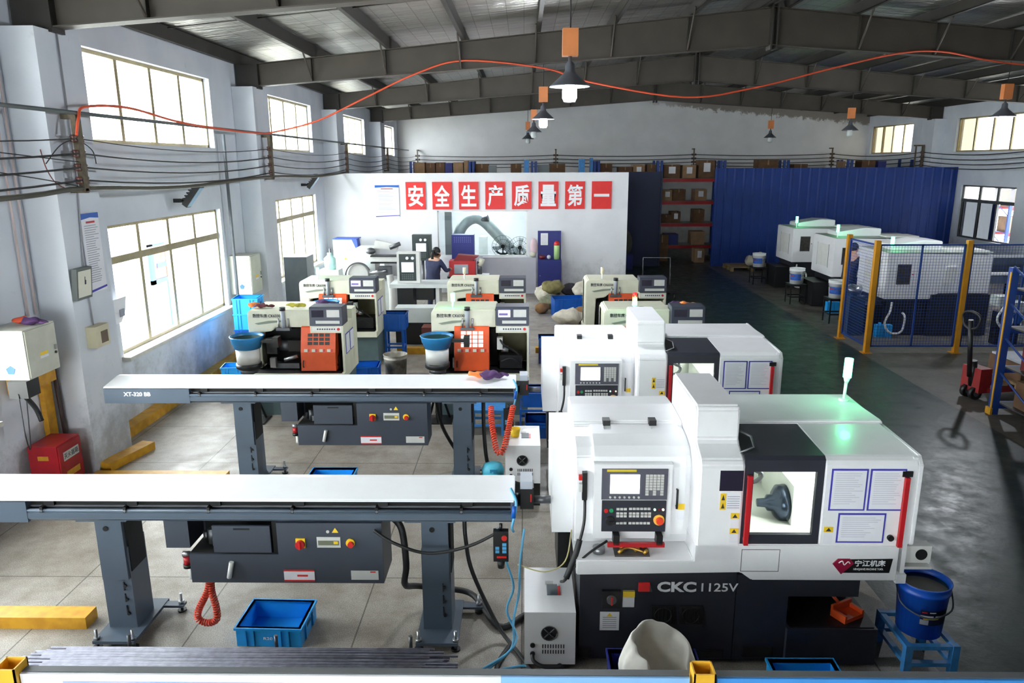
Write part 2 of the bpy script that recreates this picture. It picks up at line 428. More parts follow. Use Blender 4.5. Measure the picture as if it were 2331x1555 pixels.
# pilasters
for i, y in enumerate((-4.6, 1.8, 8.22, 14.66, 21.06, 27.46)):
    b = B(); b.box(XL, -5.1, y, y+.82, 0, 5.0, wallm); struct(b.done('trim_%d' % (i+1)), 'painted wall pilaster carrying a roof beam')
    b = B(); b.box(14.4, XR, y, y+.82, 0, 5.0, wallm); struct(b.done('trim_%d' % (i+11)), 'painted wall pilaster carrying a roof beam')
# ceiling foil
b = B()
for s in (-1, 1):
    xe = XA+s*(XA-XL+.25)
    b.prism([(xe, roof_z(xe, 5.62, 6.6)), (XA, 6.6), (XA, 6.68), (xe, roof_z(xe, 5.62, 6.6)+.08)], 'y', YF-.3, YB+.3, foil)
struct(b.done('ceiling'), 'silver foil roof lining')
# roof beams (tapered portal rafters) and purlins
for y in FR_Y:
    b = B()
    for s in (-1, 1):
        xe = XA+s*(XA-XL-.02); lo = [(xe, 5.0), (XA, 5.7)]; hi = [(XA, 6.37), (xe, 5.4)]
        b.prism(lo+hi, 'y', y-.008, y+.008, beamg)
        b.prism([(xe, 5.0), (XA, 5.7), (XA, 5.715), (xe, 5.015)], 'y', y-.1, y+.1, beamg)
        b.prism([(xe, 5.385), (XA, 6.355), (XA, 6.37), (xe, 5.4)], 'y', y-.1, y+.1, beamg)
        xs = [xe-s*(.02+k*1.42) for k in range(1, 7)]
        for x in xs:
            z0 = 5.0+.7*(1-abs(x-XA)/(XA-XL)); z1 = 5.4+.97*(1-abs(x-XA)/(XA-XL))
            b.box(x-.006, x+.006, y-.09, y+.09, z0, z1, purl)
            for d in (-1, 1): b.cyl((x, y+d*.1, z0+.03), (x, y+d*.62, roof_z(x, 5.4, 6.37)+.06), .018, beamg, n=5)
        b.box(xe, xe-s*.42, y-.12, y+.12, 4.98, 5.42, purl)
    for sx in (-.05, .05): b.box(XA+sx-.015, XA+sx+.015, y-.14, y+.14, 5.62, 6.42, purl)
    struct(b.done('roof_beam'), 'tapered steel roof beam')
for s in (-1, 1):
    for k in range(8):
        x = XA+s*(XA-XL-.1-k*1.42) if k < 7 else XA+s*.25
        z = roof_z(x, 5.4, 6.37)
        b = B(); b.box(x-.035, x+.035, YF, YB, z+.0, z+.2, purl); b.box(x-.035, x+.03, YF, YB, z-.002, z+.012, purl)
        struct(b.done('ceiling_beam'), 'long steel roof purlin under the foil')
for y in (11.8, 18.2, 24.6):
    b = B(); b.tube([(XL+.2, y, 5.56), (XA, y, 6.5), (XR-.2, y, 5.56)], .01, purl, n=5, straight=True); struct(b.done('trim_%d' % (y*10)), 'thin roof tie rod')

# windows ---------------------------------------------------------------
wn = [0]
def window(x, y0, y1, z0, z1, n, trans=None, fr=winfr, gl=pane, skip=(), label='', side=1, alt=None, altset=()):
    wn[0] += 1
    t = bpy.data.objects.new('window_%d' % wn[0], None); COL.objects.link(t); t.location = (x, y0, z0); struct(t, label)
    L, H = y1-y0, z1-z0
    b = B(); f = .05
    for a, c in ((0, f), (L-f, L)): b.box(-.04, .04, a, c, 0, H, fr)
    for a, c in ((0, f), (H-f, H)): b.box(-.04, .04, 0, L, a, c, fr)
    for k in range(1, n): b.box(-.035, .035, L*k/n-.04, L*k/n+.04, 0, H, fr)
    if trans: b.box(-.045, .05, 0, L, trans-z0-.05, trans-z0+.05, fr)
    b.done('window_frame', t)
    b = B(); b2 = B()
    for k in range(n):
        for q, (a, c) in enumerate(((0, trans-z0), (trans-z0, H)) if trans else ((0, H),)):
            if (k, q) in skip: continue
            if alt and (k, q) in altset: b2.box(-.004, .004, L*k/n+.02, L*(k+1)/n-.02, a+.02, c-.02, alt)
            else: b.box(-.004, .004, L*k/n+.02, L*(k+1)/n-.02, a+.02, c-.02, gl)
    b.done('pane', t)
    if alt: plabel(b2.done('pane', t), 'darker panes')
    return t
for y0, y1, z0, z1 in HI:
    t = window(XL-.14, y0, y1, z0, z1, 4, label='high left window with four tall lights')
for i, (y0, y1, z0, z1) in enumerate(LOW):
    t = window(XL-.12, y0, y1, z0, z1, 4, trans=2.32, skip=((1, 0),) if i == 2 else (), label='low left window with a transom and sliding sashes')
    b = B(); b.box(.12, .24, -.06, y1-y0+.06, -.05, 0, mat('sill_plaster', (214, 210, 200), .7)); b.done('window_sill', t)
for y0, y1, z0, z1 in RHI: window(XR+.12, y0, y1, z0, z1, 4, gl=frost, alt=tanp, altset=((3, 0), (2, 0)) if y0 > 29 else ((3, 0),) if y0 > 22 else (), label='high window in the far right wall')
for y0, y1, z0, z1 in RLOW:
    window(XR+.1, y0, y1, z0, z1, 3, trans=2.28, fr=winfrd, gl=frost, skip=((0, 0),), alt=greyp, altset=((1, 0), (2, 0)), label='low dark framed window in the far right wall')
for x0, x1 in ((-4.5, -.2),):  # unseen window added for fill, kept left so the right stays darker
    wn[0] += 1
    b = B()
    for k in range(5): xx = x0+(x1-x0)*k/4; b.box(xx-.03, xx+.03, YF-.16, YF-.08, 1.2, 3.6, winfr)
    for z in (1.23, 2.6, 3.57): b.box(x0, x1, YF-.16, YF-.08, z-.03, z+.03, winfr)
    o = struct(b.done('window_%d' % wn[0]), 'unseen window added in the end wall for fill light'); b = B(); b.box(x0, x1, YF-.125, YF-.115, 1.2, 3.6, pane); b.done('pane', o)

# partition with office window ------------------------------------------
b = B(); PY = 20.86
wx0, wx1, wz0, wz1 = -2.4, .09, 1.03, 2.29
b.box(XL, wx0, PY, PY+.1, 0, 3.31, wallw); b.box(wx1, 2.85, PY, PY+.1, 0, 3.31, wallw)
b.box(wx0, wx1, PY, PY+.1, 0, wz0, wallw); b.box(wx0, wx1, PY, PY+.1, wz1, 3.31, wallw)
b.box(2.75, 2.85, PY+.1, 26.2, 0, 3.25, wallw); b.box(XL, 2.75, 25.2, 25.3, 0, 3.05, wallw)
struct(b.done('wall_partition'), 'white partition wall carrying the eight red character boards')
wn[0] += 1
b = B()
for a, c in ((wx0, wx0+.03), (wx1-.03, wx1)): b.box(a, c, PY+.02, PY+.08, wz0, wz1, offwhite)
for a, c in ((wz0, wz0+.03), (wz1-.03, wz1)): b.box(wx0, wx1, PY+.02, PY+.08, a, c, offwhite)
o = struct(b.done('window_%d' % wn[0]), 'office window in the white partition'); b = B(); b.box(wx0+.05, wx1-.05, PY+.045, PY+.055, wz0+.05, wz1-.05, clear); b.done('pane', o)
# blue sheet walls
b = B(); BY = 26.3; pts = []; x = 6.55; k = 0
prof = []
while x < 14.75:
    prof += [(x, BY), (x+.035, BY-.03), (x+.075, BY-.03), (x+.11, BY)]; x += .32
prof = [p for p in prof if p[0] < 14.75]+[(14.78, BY)]
back = [(14.78, BY+.03), (6.55, BY+.03)]
b.prism(prof+back, 'z', 0, 3.36, bluewall); struct(b.done('wall_rear'), 'tall corrugated blue sheet wall behind the right hand machines')
b = B(); b.box(2.9, 4.75, BY, BY+.06, 0, 3.25, bluefl); b.box(4.71, 4.76, BY-.03, BY+.08, 0, 3.27, bluefl); struct(b.done('wall_middle'), 'flat dark blue sheet wall between the white partition and the storage opening')

# office behind the partition window
light('office_light', 'AREA', (-1.2, 23.0, 2.95), 75, (.8, .93, 1), 1.6)
b = B(); b.tube([(-2.0, 22.2, .9), (-1.97, 22.2, 1.4), (-1.8, 22.2, 1.78), (-1.5, 22.2, 1.98), (-1.2, 22.2, 1.9), (-.75, 22.2, 1.45), (-.1, 22.2, .75)], .16, ductm, n=16)
b.cyl((-1.3, 22.15, 1.92), (-1.05, 22.1, 2.0), .1, dsteel); b.cyl((-2.0, 22.2, 0), (-2.0, 22.2, .95), .2, ductm); b.cyl((-.1, 22.2, 0), (-.1, 22.2, .8), .2, ductm)
tag(b.done('exhaust_duct'), 'bent grey exhaust duct behind the office window', 'duct')
def fan(x, y, z, r, label):
    t = thing('pedestal_fan', label, 'fan', (x, y, 0), group='fans behind the office window')
    b = B()
    b.cyl((0, 0, .03), (0, 0, z), .02, blackp); b.lathe([(0, 0), (.2, 0), (.2, .03), (.02, .06)], (0, 0, 0), blackp); b.done('stand', t)
    b = B()
    for k in range(20):
        a = 2*math.pi*k/20; b.tube([(0, -.09, z), (r*.6*math.cos(a), -.085, z+r*.6*math.sin(a)), (r*math.cos(a), 0, z+r*math.sin(a))], .004, ink, n=4, straight=True)
    for q in (.3, .65, 1): b.tube([(r*q*math.cos(2*math.pi*k/24), -.09*(1-q*.9), z+r*q*math.sin(2*math.pi*k/24)) for k in range(25)], .006, ink, n=4, straight=True)
    b.done('fan_guard', t)
    b = B(); b.tube([(-r*.9, .03, z-.02), (-r*.5, .05, z-r*.55), (0, .06, z-r*.75), (r*.5, .05, z-r*.55), (r*.9, .03, z-.02)], .03, blackp); b.cyl((0, .06, z-r*1.1), (0, .06, z-r*.6), .05, blackp); b.done('yoke', t)
    b = B(); b.cyl((0, -.05, z), (0, .1, z), .06, blackp)
    for k in range(3):
        a = R(120*k+200); u = Vector((math.cos(a), 0, math.sin(a))); v = Vector((-math.sin(a), .25, math.cos(a)))*.8
        c = Vector((0, 0, z)); b.quad([c+u*.05-v*.05, c+u*.05+v*.05, c+u*r*.85+v*.11, c+u*r*.85-v*.09], mat('fan_blade_pale', (190, 200, 206), .4, var=0))
    b.done('fan_blades', t)
fan(-.62, 21.85, 1.2, .32, 'pedestal fan nearer the grey duct behind the office window')
fan(-.12, 21.5, 1.2, .32, 'pedestal fan by the right edge of the office window')
b = B(); b.box(-1.4, -1.15, 23.2, 23.6, 0, 1.35, palec, .02); b.box(-2.3, -2.1, 21.8, 22.0, 0, 2.2, greyc, .01); tag(b.done('office_column'), 'grey machine column behind the office window at its left edge', 'column')

# ------------------------------------------------------------------ red character boards
for i, ch in enumerate('安全生产质量第一'):
    x = -3.25+i*.729
    t = thing('sign_board', 'red board reading %s in white, %s from the left on the white partition' % (ch, ('first', 'second', 'third', 'fourth', 'fifth', 'sixth', 'seventh', 'eighth')[i]), 'sign', (x, PY-.03, 2.33), group='red character boards on the partition')
    b = B(); b.box(0, .54, 0, .028, 0, .745, signred, .004); b.done('board', t)
    o = txt(ch, .56, textwhite, (.27, -.004, .12), FR, t, 'character', bold=.014, ext=.002, align='CENTER')
    xs = [v.co for v in o.data.vertices]
    if xs:
        a0, a1 = min(v.x for v in xs), max(v.x for v in xs); c0, c1 = min(v.y for v in xs), max(v.y for v in xs)
        W = .42; Ht = .58 if ch != '一' else .075
        for v in o.data.vertices:
            v.co.x = (v.co.x-(a0+a1)/2)*W/(a1-a0); v.co.y = (v.co.y-(c0+c1)/2)*Ht/(c1-c0)
        o.location = (.27, -.004, .37)
def poster(name, label, loc, rot, w, h, lines):
    t = thing(name, label, 'poster', loc); t.rotation_euler = (0, 0, rot)
    b = B(); b.box(0, w, 0, .012, 0, h, paper); b.done('sheet', t)
    b = B(); b.prism([(0, h), (w, h), (w, h*.93), (w*.5, h*.945), (0, h*.925)], 'y', -.002, .001, bluedk); b.done('blue_band', t); b = B(); b.prism([(0, 0), (w, h*.035), (w, h*.06), (0, h*.03)], 'y', -.002, .001, bluein); b.done('blue_band', t)
    b = B(); b.box(w*.25, w*.75, -.002, 0, h*.875, h*.9, red); b.done('title', t)
    b = B()
    for k in range(lines):
        z = h*(.84-.74*k/lines); b.box(w*.12, w*random.uniform(.6, .9), -.002, 0, z, z+h*.008, textgrey)
    b.done('printed_lines', t)
    return t
poster('wall_poster', 'white rules poster with a blue top band on the partition beside the red boards', (-4.1, PY-.02, 2.13), 0, .66, .86, 16)
poster('wall_poster', 'tall narrow rules poster with blue bands on the near left pilaster by the clock', (-5.08, 8.56, 2.12), R(90), .36, .92, 26)
# ------------------------------------------------------------------ white turning machine
def warn(b, x, z, w, h, y=-.002, lines=0):
    b.box(x, x+w, y, 0, z, z+h, yellows)
    b.prism([(x+w*.2, z+h*.18), (x+w*.8, z+h*.18), (x+w*.5, z+h*.85)], 'y', y-.001, y, textdark)
def turning_machine(label, loc):
    t = thing('turning_machine', label, 'machine', loc)
    # dark base
    b = B(); b.box(0, 1.12, .02, 1.3, .03, .75, charcoal, .008); b.box(1.125, 1.5, .02, 1.3, .03, .72, charcoal, .008)
    b.box(1.5, 2.2, .55, 1.3, .03, .7, charcoal); b.box(0, 2.1, .1, 1.2, 0, .04, blackp)
    b.box(1.5, 2.0, .02, .56, .55, .7, charcoal)
    o = b.done('base', t)
    b = B(); b.box(.35, 1.06, .005, .02, .05, .11, voidm); b.box(1.2, 1.42, .005, .02, .06, .14, voidm); b.box(-.002, .09, .0, .02, .05, .12, voidm)
    for x in (.52, .72):
        b.box(x, x+.17, .004, .02, .33, .475, voidm)
        b.tube([(x+.085+.06*math.cos(2*math.pi*k/16), .003, .402+.06*math.sin(2*math.pi*k/16)) for k in range(17)], .004, blackp, n=4, straight=True)
        for k in range(5): b.box(x+.02+k*.03, x+.024+k*.03, .001, .005, .345, .46, blackp)
    b.done('vent', o)
    b = B(); b.box(.16, .295, -.004, .02, .46, .6, blackp, .004); b.cyl((.228, -.02, .535), (.228, 0, .535), .036, dsteel); b.box(.222, .234, -.03, -.01, .5, .565, redb); b.done('main_switch', t)
    b = B(); b.box(.31, .395, .014, .019, .46, .595, paper); warn(b, .31, .55, .085, .045, .012); b.box(.15, .29, .014, .019, .27, .42, paper)
    b.prism([(.2, .385), (.24, .385), (.22, .412)], 'y', .011, .014, yellows)
    for k in range(6): b.box(.17, .27, .0125, .0145, .375-k*.017, .379-k*.017, textgrey)
    b.done('warning_label', t)
    b = B(); b.box(.42, .5, .008, .02, .59, .66, signred); b.prism([(.5, .59), (.52, .59), (.5, .66)], 'y', .008, .02, dsteel); b.done('emblem', t)
    txt('CKC', .105, textwhite, (.555, .014, .59), FR, t, 'lettering', bold=.004, width=.28)
    txt('1125V', .092, textwhite, (.872, .014, .592), FR, t, 'lettering', bold=.001, width=.262)
    # white skirt
    b = B(); b.prism([(-.03, .725), (1.14, .75), (1.22, .69), (2.24, .69), (2.24, .97), (.8, .97), (.8, .845), (-.03, .84)], 'y', 0, 1.3, white, .008)
    o = b.done('lower_cover', t)
    b = B()
    for q in ((1.135, 1.405, .93, .934), (1.135, 1.405, .76, .764), (1.135, 1.139, .76, .934), (1.401, 1.405, .76, .934)): b.box(q[0], q[1], -.0015, .004, q[2], q[3], dsteel)
    b.done('access_plate', o)
    # logo plate
    b = B(); b.prism([(1.9, .86), (2.26-.06, .865), (2.255-.07, .755), (1.86, .755)], 'y', -.004, .002, blackp)
    o = b.done('name_plate', t)
    b = B(); b.prism([(1.78, .825), (1.815, .865), (1.9, .865), (1.93, .83), (1.845, .745)], 'y', -.007, .001, mat('emblem_crimson', (150, 20, 60), .4, var=0)); b.done('emblem', o)
    txt('宁江机床', .05, textwhite, (1.935, -.006, .812), FR, o, 'lettering', bold=.001, width=.215)
    txt('NINGJIANG MACHINE TOOL', .022, textwhite, (1.93, -.006, .778), FR, o, 'lettering', width=.21)
    b = B(); b.tube([(1.82, -.009, .835), (1.845, -.009, .85), (1.86, -.009, .82), (1.885, -.009, .845), (1.9, -.009, .83)], .004, textwhite, n=4); b.done('emblem_mark', o)
    # left hand control housing, profile in y-z
    yz = [(.27, .84), (.25, .92), (.25, 1.45), (.27, 1.52), (.33, 1.575), (.45, 1.61), (.62, 1.63), (.64, 1.665), (1.0, 1.68), (1.28, 1.66), (1.3, .84)]
    b = B(); b.prism(yz, 'x', -.03, .81, white, .01); b.done('spindle_cover', t)
    b = B(); b.box(-.19, -.03, .42, 1.25, .84, 1.52, white, .008); b.box(-.13, -.03, .66, 1.2, .3, .84, blackp); b.done('side_cover', t)
    yz2 = [(.22, .93), (.22, 1.46), (.245, 1.53), (.31, 1.59), (.45, 1.63), (.615, 1.648), (.615, 1.62), (.3, 1.5), (.26, .93)]
    b = B(); b.prism(yz2, 'x', .1, .77, white, .006); door = b.done('control_door', t)
    b = B(); b.box(.1, .66, .17, .24, .925, 1.5, white, .012); b.done('panel_housing', door)
    for x in (.2, .55): b = B(); b.box(x, x+.055, .58, .66, 1.625, 1.685, blackp, .006); b.done('hinge', door)
    b = B(); b.cyl((.705, .19, 1.15), (.705, .19, 1.3), .008, blackp, n=8); b.cyl((.705, .225, 1.16), (.705, .185, 1.16), .006, blackp, n=6); b.cyl((.705, .225, 1.29), (.705, .185, 1.29), .006, blackp, n=6); b.done('door_handle', door)
    b = B(); b.box(.72, .768, .216, .222, 1.13, 1.175, yellows); b.box(.72, .768, .217, .222, 1.05, 1.12, paper); b.done('warning_label', door)
    # operator panel
    p = B(); p.box(.155, .625, .158, .172, 1.235, 1.47, mat('panel_grey', (84, 84, 96), .5, var=.03), .004); p.box(.16, .622, .158, .172, .985, 1.225, charcoal, .004); pn = p.done('operator_panel', t)
    b = B(); b.box(.215, .425, .152, .16, 1.285, 1.43, screen); b.done('screen', pn)
    b = B(); b.box(.19, .4, .154, .16, 1.452, 1.468, mat('panel_yellow', (226, 200, 40), .5, var=0)); b.done('brand_strip', pn)
    b = B(); b.box(.465, .6, .1565, .16, 1.268, 1.435, mat('panel_grey2', (104, 102, 108), .5, var=0))
    for r in range(8):
        for c in range(5):
            if r > 5 and c in (1, 3): continue
            b.box(.468+c*.0265, .49+c*.0265, .151, .158, 1.415-r*.0205, 1.432-r*.0205, keyp)
    b.done('keypad', pn)
    b = B()
    for k in range(7): b.cyl((.217+k*.034, .15, 1.255), (.217+k*.034, .16, 1.255), .008, keyp, n=10)
    b.done('soft_keys', pn)
    for x0, n, rows in ((.265, 3, (1.155, 1.122, 1.1, 1.045)), (.355, 3, (1.122, 1.1)), (.44, 3, (1.122, 1.1)), (.355, 6, (1.045,)), (.355, 6, (1.158,))):
        b = B()
        for z in rows:
            for k in range(n): b.box(x0+k*.0265, x0+.021+k*.0265, .151, .158, z, z+.017, keyp)
        b.done('key_block', pn)
    b = B(); b.cyl((.19, .15, 1.15), (.19, .16, 1.15), .015, redb); b.done('button_red', pn)
    b = B(); b.cyl((.228, .15, 1.152), (.228, .16, 1.152), .015, green); b.done('button_green', pn)
    b = B()
    for k, q in enumerate((mat('led_green', (190, 240, 210), .4, emit=.6, var=0), mat('led_dark_red', (130, 30, 26), .4, var=0), mat('led_cream', (244, 232, 200), .4, emit=.5, var=0))): b.cyl((.54+k*.03, .15, 1.16), (.54+k*.03, .16, 1.16), .009, q, n=10)
    b.done('indicator', pn)
    b = B(); b.cyl((.572, .145, 1.08), (.572, .16, 1.08), .04, mat('stop_yellow', (244, 190, 80), .4, var=0)); b.cyl((.575, .12, 1.08), (.575, .146, 1.08), .026, mat('stop_red', (238, 70, 40), .4, var=0)); b.done('emergency_stop', pn)
    b = B(); b.cyl((.22, .135, 1.075), (.22, .16, 1.075), .033, blackp); b.box(.215, .255, .12, .14, 1.058, 1.078, blackp); b.done('override_knob', pn)
    # red rail under the panel
    b = B(); b.box(.2, .61, .09, .12, .895, .925, red, .003); o = b.done('hand_rail', t)
    for x in (.24, .55): b = B(); b.box(x, x+.045, .09, .18, .91, .985, blackp, .004); b.done('rail_bracket', o)
    b = B(); b.cyl((.14, .12, .84), (.14, .12, .885), .045, steel); b.done('round_cap', t)
    b = B(); b.box(.25, .5, .05, .2, .835, .85, dsteel)
    for x, y in ((.28, .09), (.3, .15), (.4, .12), (.46, .08), (.46, .17)): b.cyl((x, y, .85), (x+.03, y+.01, .875), .014, brass, n=8)
    b.tube([(.28, .09, .86), (.36, .13, .87), (.46, .08, .865)], .007, brass, n=6); b.done('fitting_tray', t)
    # hand pendant with its conduit
    b = B(); b.box(.02, .055, .2, .245, 1.21, 1.42, blackp, .01); o = b.done('hand_pendant', t)
    b = B(); b.box(-.005, .02, .21, .24, 1.36, 1.395, redb, .003); b.box(-.002, .02, .21, .24, 1.27, 1.33, keyp, .003); b.done('pendant_button', o)
    b = B(); b.tube([(.04, .2, 1.21), (.03, .14, 1.05), (-.03, .06, .86), (-.1, 0, .7), (-.13, .12, .6)], .011, blackp); b.tube([(.0, .1, .95), (-.03, .06, .86), (-.1, 0, .7)], .022, rubber)
    b.tube([(.2, .12, .93), (.07, .06, .87), (-.04, .02, .78), (-.12, .05, .64)], .009, rubber); b.done('conduit', o)
    # pillar
    yz = [(0, .84), (0, 1.56), (.03, 1.6), (.17, 1.66), (.2, 1.69), (.2, 1.9), (.225, 1.93), (1.05, 1.93), (1.05, .84)]
    b = B(); b.prism([p for p in yz], 'x', .81, 1.12, white, .014)
    pl = b.done('pillar', t)
    b = B(); b.box(.95, 1.11, -.004, .002, 1.38, 1.53, screend); b.done('display', pl)
    b = B(); b.box(.955, 1.105, -.0015, .001, 1.235, 1.365, paper); warn(b, .96, 1.3, .04, .06, -.004); warn(b, .96, 1.238, .04, .06, -.004)
    for k in range(6): b.box(1.01, 1.095, -.003, 0, 1.25+k*.017, 1.254+k*.017, textgrey)
    for z in (1.17, 1.055): b.box(1.04, 1.1, -.0015, .001, z-.07, z+.04, paper); warn(b, 1.04, z, .06, .042, -.004)
    b.done('warning_label', pl)
    b = B(); b.tube([(1.1, .28, 1.74), (1.19, .16, 1.72), (1.2, .1, 1.66), (1.1, .1, 1.62)], .009, dsteel, straight=True, n=6); b.done('cable_bracket', pl)
    # dark sliding door with window
    b = B()
    D0, D1 = 1.12, 1.67; w0, w1, v0, v1 = 1.185, 1.62, 1.04, 1.515
    for q in ((D0, w0, .97, 1.6), (w1, D1, .97, 1.6), (w0, w1, .97, v0), (w0, w1, v1, 1.6)): b.box(q[0], q[1], .015, .05, q[2], q[3], charcoal)
    b.prism([(.015, 1.6), (.04, 1.625), (.62, 1.655), (.62, 1.62), (.05, 1.6)], 'x', D0, D1, charcoal)
    dr = b.done('sliding_door', t)
    b = B(); b.box(w0, w1, .028, .036, v0, v1, clear); b.done('pane', dr)
    b = B(); b.box(1.135, 1.165, -.035, -.008, .98, 1.5, red, .008)
    for z in (1.0, 1.47): b.box(1.14, 1.16, -.01, .02, z, z+.02, red)
    b.done('door_handle', dr)
    # inside
    b = B(); inn = mat('cabin_inside', (226, 230, 224), .45, var=.04)
    b.box(1.12, 2.1, 1.0, 1.02, .98, 1.6, inn); b.box(1.122, 1.14, .06, 1.0, .98, 1.6, inn); b.box(1.12, 2.1, .06, 1.0, .97, .99, inn); b.box(1.12, 2.1, .06, 1.0, 1.6, 1.612, inn); b.box(2.09, 2.1, .06, 1.0, .98, 1.6, inn)
    b.box(1.56, 2.05, .25, .95, .99, 1.3, inn, .02); cb = b.done('cabin', t)
    b = B(); b.lathe([(0, 0), (.03, 0), (.035, .06), (.06, .075), (.065, .11), (.1, .125), (.135, .15), (.14, .21), (0, .21)], (0, 0, 0), mat('chuck_steel', (70, 80, 96), .25, .9, var=.05), n=24); ch = b.done('chuck', cb, loc=(1.35, .4, 1.1), rot=(0, R(90), 0))
    b = B(); b.tube([(1.2, .3, 1.56), (1.23, .22, 1.46), (1.3, .2, 1.42), (1.28, .25, 1.34), (1.2, .3, 1.3)], .016, dsteel); b.tube([(1.26, .3, 1.57), (1.28, .24, 1.5), (1.3, .22, 1.38)], .012, ink); b.done('coolant_hose', cb)
    light('cabin_light', 'POINT', (1.7, .22, 1.53), 6, (1, 1, .96), .05, t)
    # right hand enclosure
    yz = [(0, .97), (0, 1.57), (.015, 1.6), (.05, 1.625), (.62, 1.66), (.62, 1.6), (.055, 1.57), (.03, .97)]
    b = B(); b.prism(yz, 'x', 1.67, 2.3, white, .008); b.box(2.27, 2.3, .02, 1.3, .7, 1.62, white); fr = b.done('front_panel', t)
    b = B(); b.prism([(.6, 1.6), (.6, 1.672), (.63, 1.68), (1.3, 1.67), (1.3, .97), (1.03, .97), (1.03, 1.6)], 'x', 1.12, 2.32, white, .01); b.done('roof_cover', t)
    b = B(); b.prism([(.0, .97), (.0, 1.57), (.05, 1.63), (1.3, 1.676), (1.3, .97)], 'x', 2.3, 2.335, white, .008); b.done('end_cover', t)
    b = B(); b.box(2.205, 2.235, -.035, -.01, .97, 1.49, red, .008)
    for z in (.99, 1.46): b.box(2.21, 2.23, -.012, .005, z, z+.02, red)
    b.box(2.19, 2.26, -.012, 0, 1.49, 1.53, blackp); b.done('door_handle', fr)
    for i, (x, z, w_, h) in enumerate(((1.71, 1.235, .25, .31), (1.975, 1.235, .245, .31), (1.785, .99, .33, .225))):
        b = B(); b.box(x, x+w_, -.004, -.001, z, z+h, bluein); b.box(x+.012, x+w_-.012, -.006, -.003, z+.012, z+h-.012, paper)
        o = b.done('document_sleeve', fr)
        b = B()
        for k in range(int((h-.06)/.016)):
            zz = z+h-.035-k*.016; b.box(x+.03, x+w_*random.uniform(.55, .9), -.0072, -.005, zz, zz+.0025, mat('print_pale', (184, 184, 200), .7, var=0))
        b.done('printed_lines', o)
    b = B(); warn(b, 1.695, 1.07, .065, .04, -.004); b.box(1.695, 1.76, -.002, .001, .98, 1.065, paper); b.done('warning_label', fr)
    b = B(); b.cyl((2.16, -.02, 1.03), (2.16, 0, 1.03), .022, blackp); b.done('door_latch', fr)
    # chip chute at the right end
    b = B(); b.box(2.3, 2.5, .06, .14, .8, .93, offwhite, .006); b.cyl((2.43, .055, .865), (2.43, .06, .865), .042, voidm); b.box(2.28, 2.5, .03, .14, .765, .785, offwhite); b.box(2.24, 2.31, .0, .1, .67, .74, white); b.done('chute', t)
    # signal lamp
    b = B(); b.cyl((2.24, 1.12, 1.67), (2.24, 1.12, 1.69), .04, white); b.cyl((2.24, 1.12, 1.68), (2.245, 1.12, 1.86), .013, white, n=10); b.cyl((2.245, 1.12, 1.82), (2.247, 1.12, 1.87), .014, white, .028)
    s = b.done('signal_lamp', t); b = B(); b.cyl((2.247, 1.12, 1.87), (2.25, 1.12, 2.03), .033, greenon); plabel(b.done('lens', s), 'lit green lens')
    light('signal_glow', 'POINT', (2.24, 1.0, 1.97), 1.3, (.1, 1, .4), .04, t)
    # coolant tank
    b = B(); b.box(1.5, 2.15, -.02, .5, .02, .31, charcoal, .008); b.box(1.52, 2.13, .0, .48, .31, .315, blackp); b.box(1.58, 1.585, .2, .3, .312, .4, dsteel); b.done('coolant_tank', t)
    return t
M1 = turning_machine('front white turning machine on a charcoal base, with a dark display on its pillar', (.4, 4.8, 0))
M2 = dup(M1, (.4, 7.65, 0), 'second white turning machine, standing behind the front one', skip=('display', 'signal_lamp', 'signal_glow'))
b = B(); b.box(0, .2, 0, .13, 0, .03, orange, .006); b.box(0, .2, .11, .13, .03, .09, orange); b.box(0, .02, 0, .13, .03, .06, orange); b.box(.18, .2, 0, .13, .03, .06, orange); b.cyl((.1, .13, .06), (.1, .34, .16), .012, orange, n=8)
tag(b.done('dustpan', loc=(2.33, 4.83, .317), rz=R(28)), 'orange dustpan lying on the dark coolant tank of the front white machine', 'dustpan')

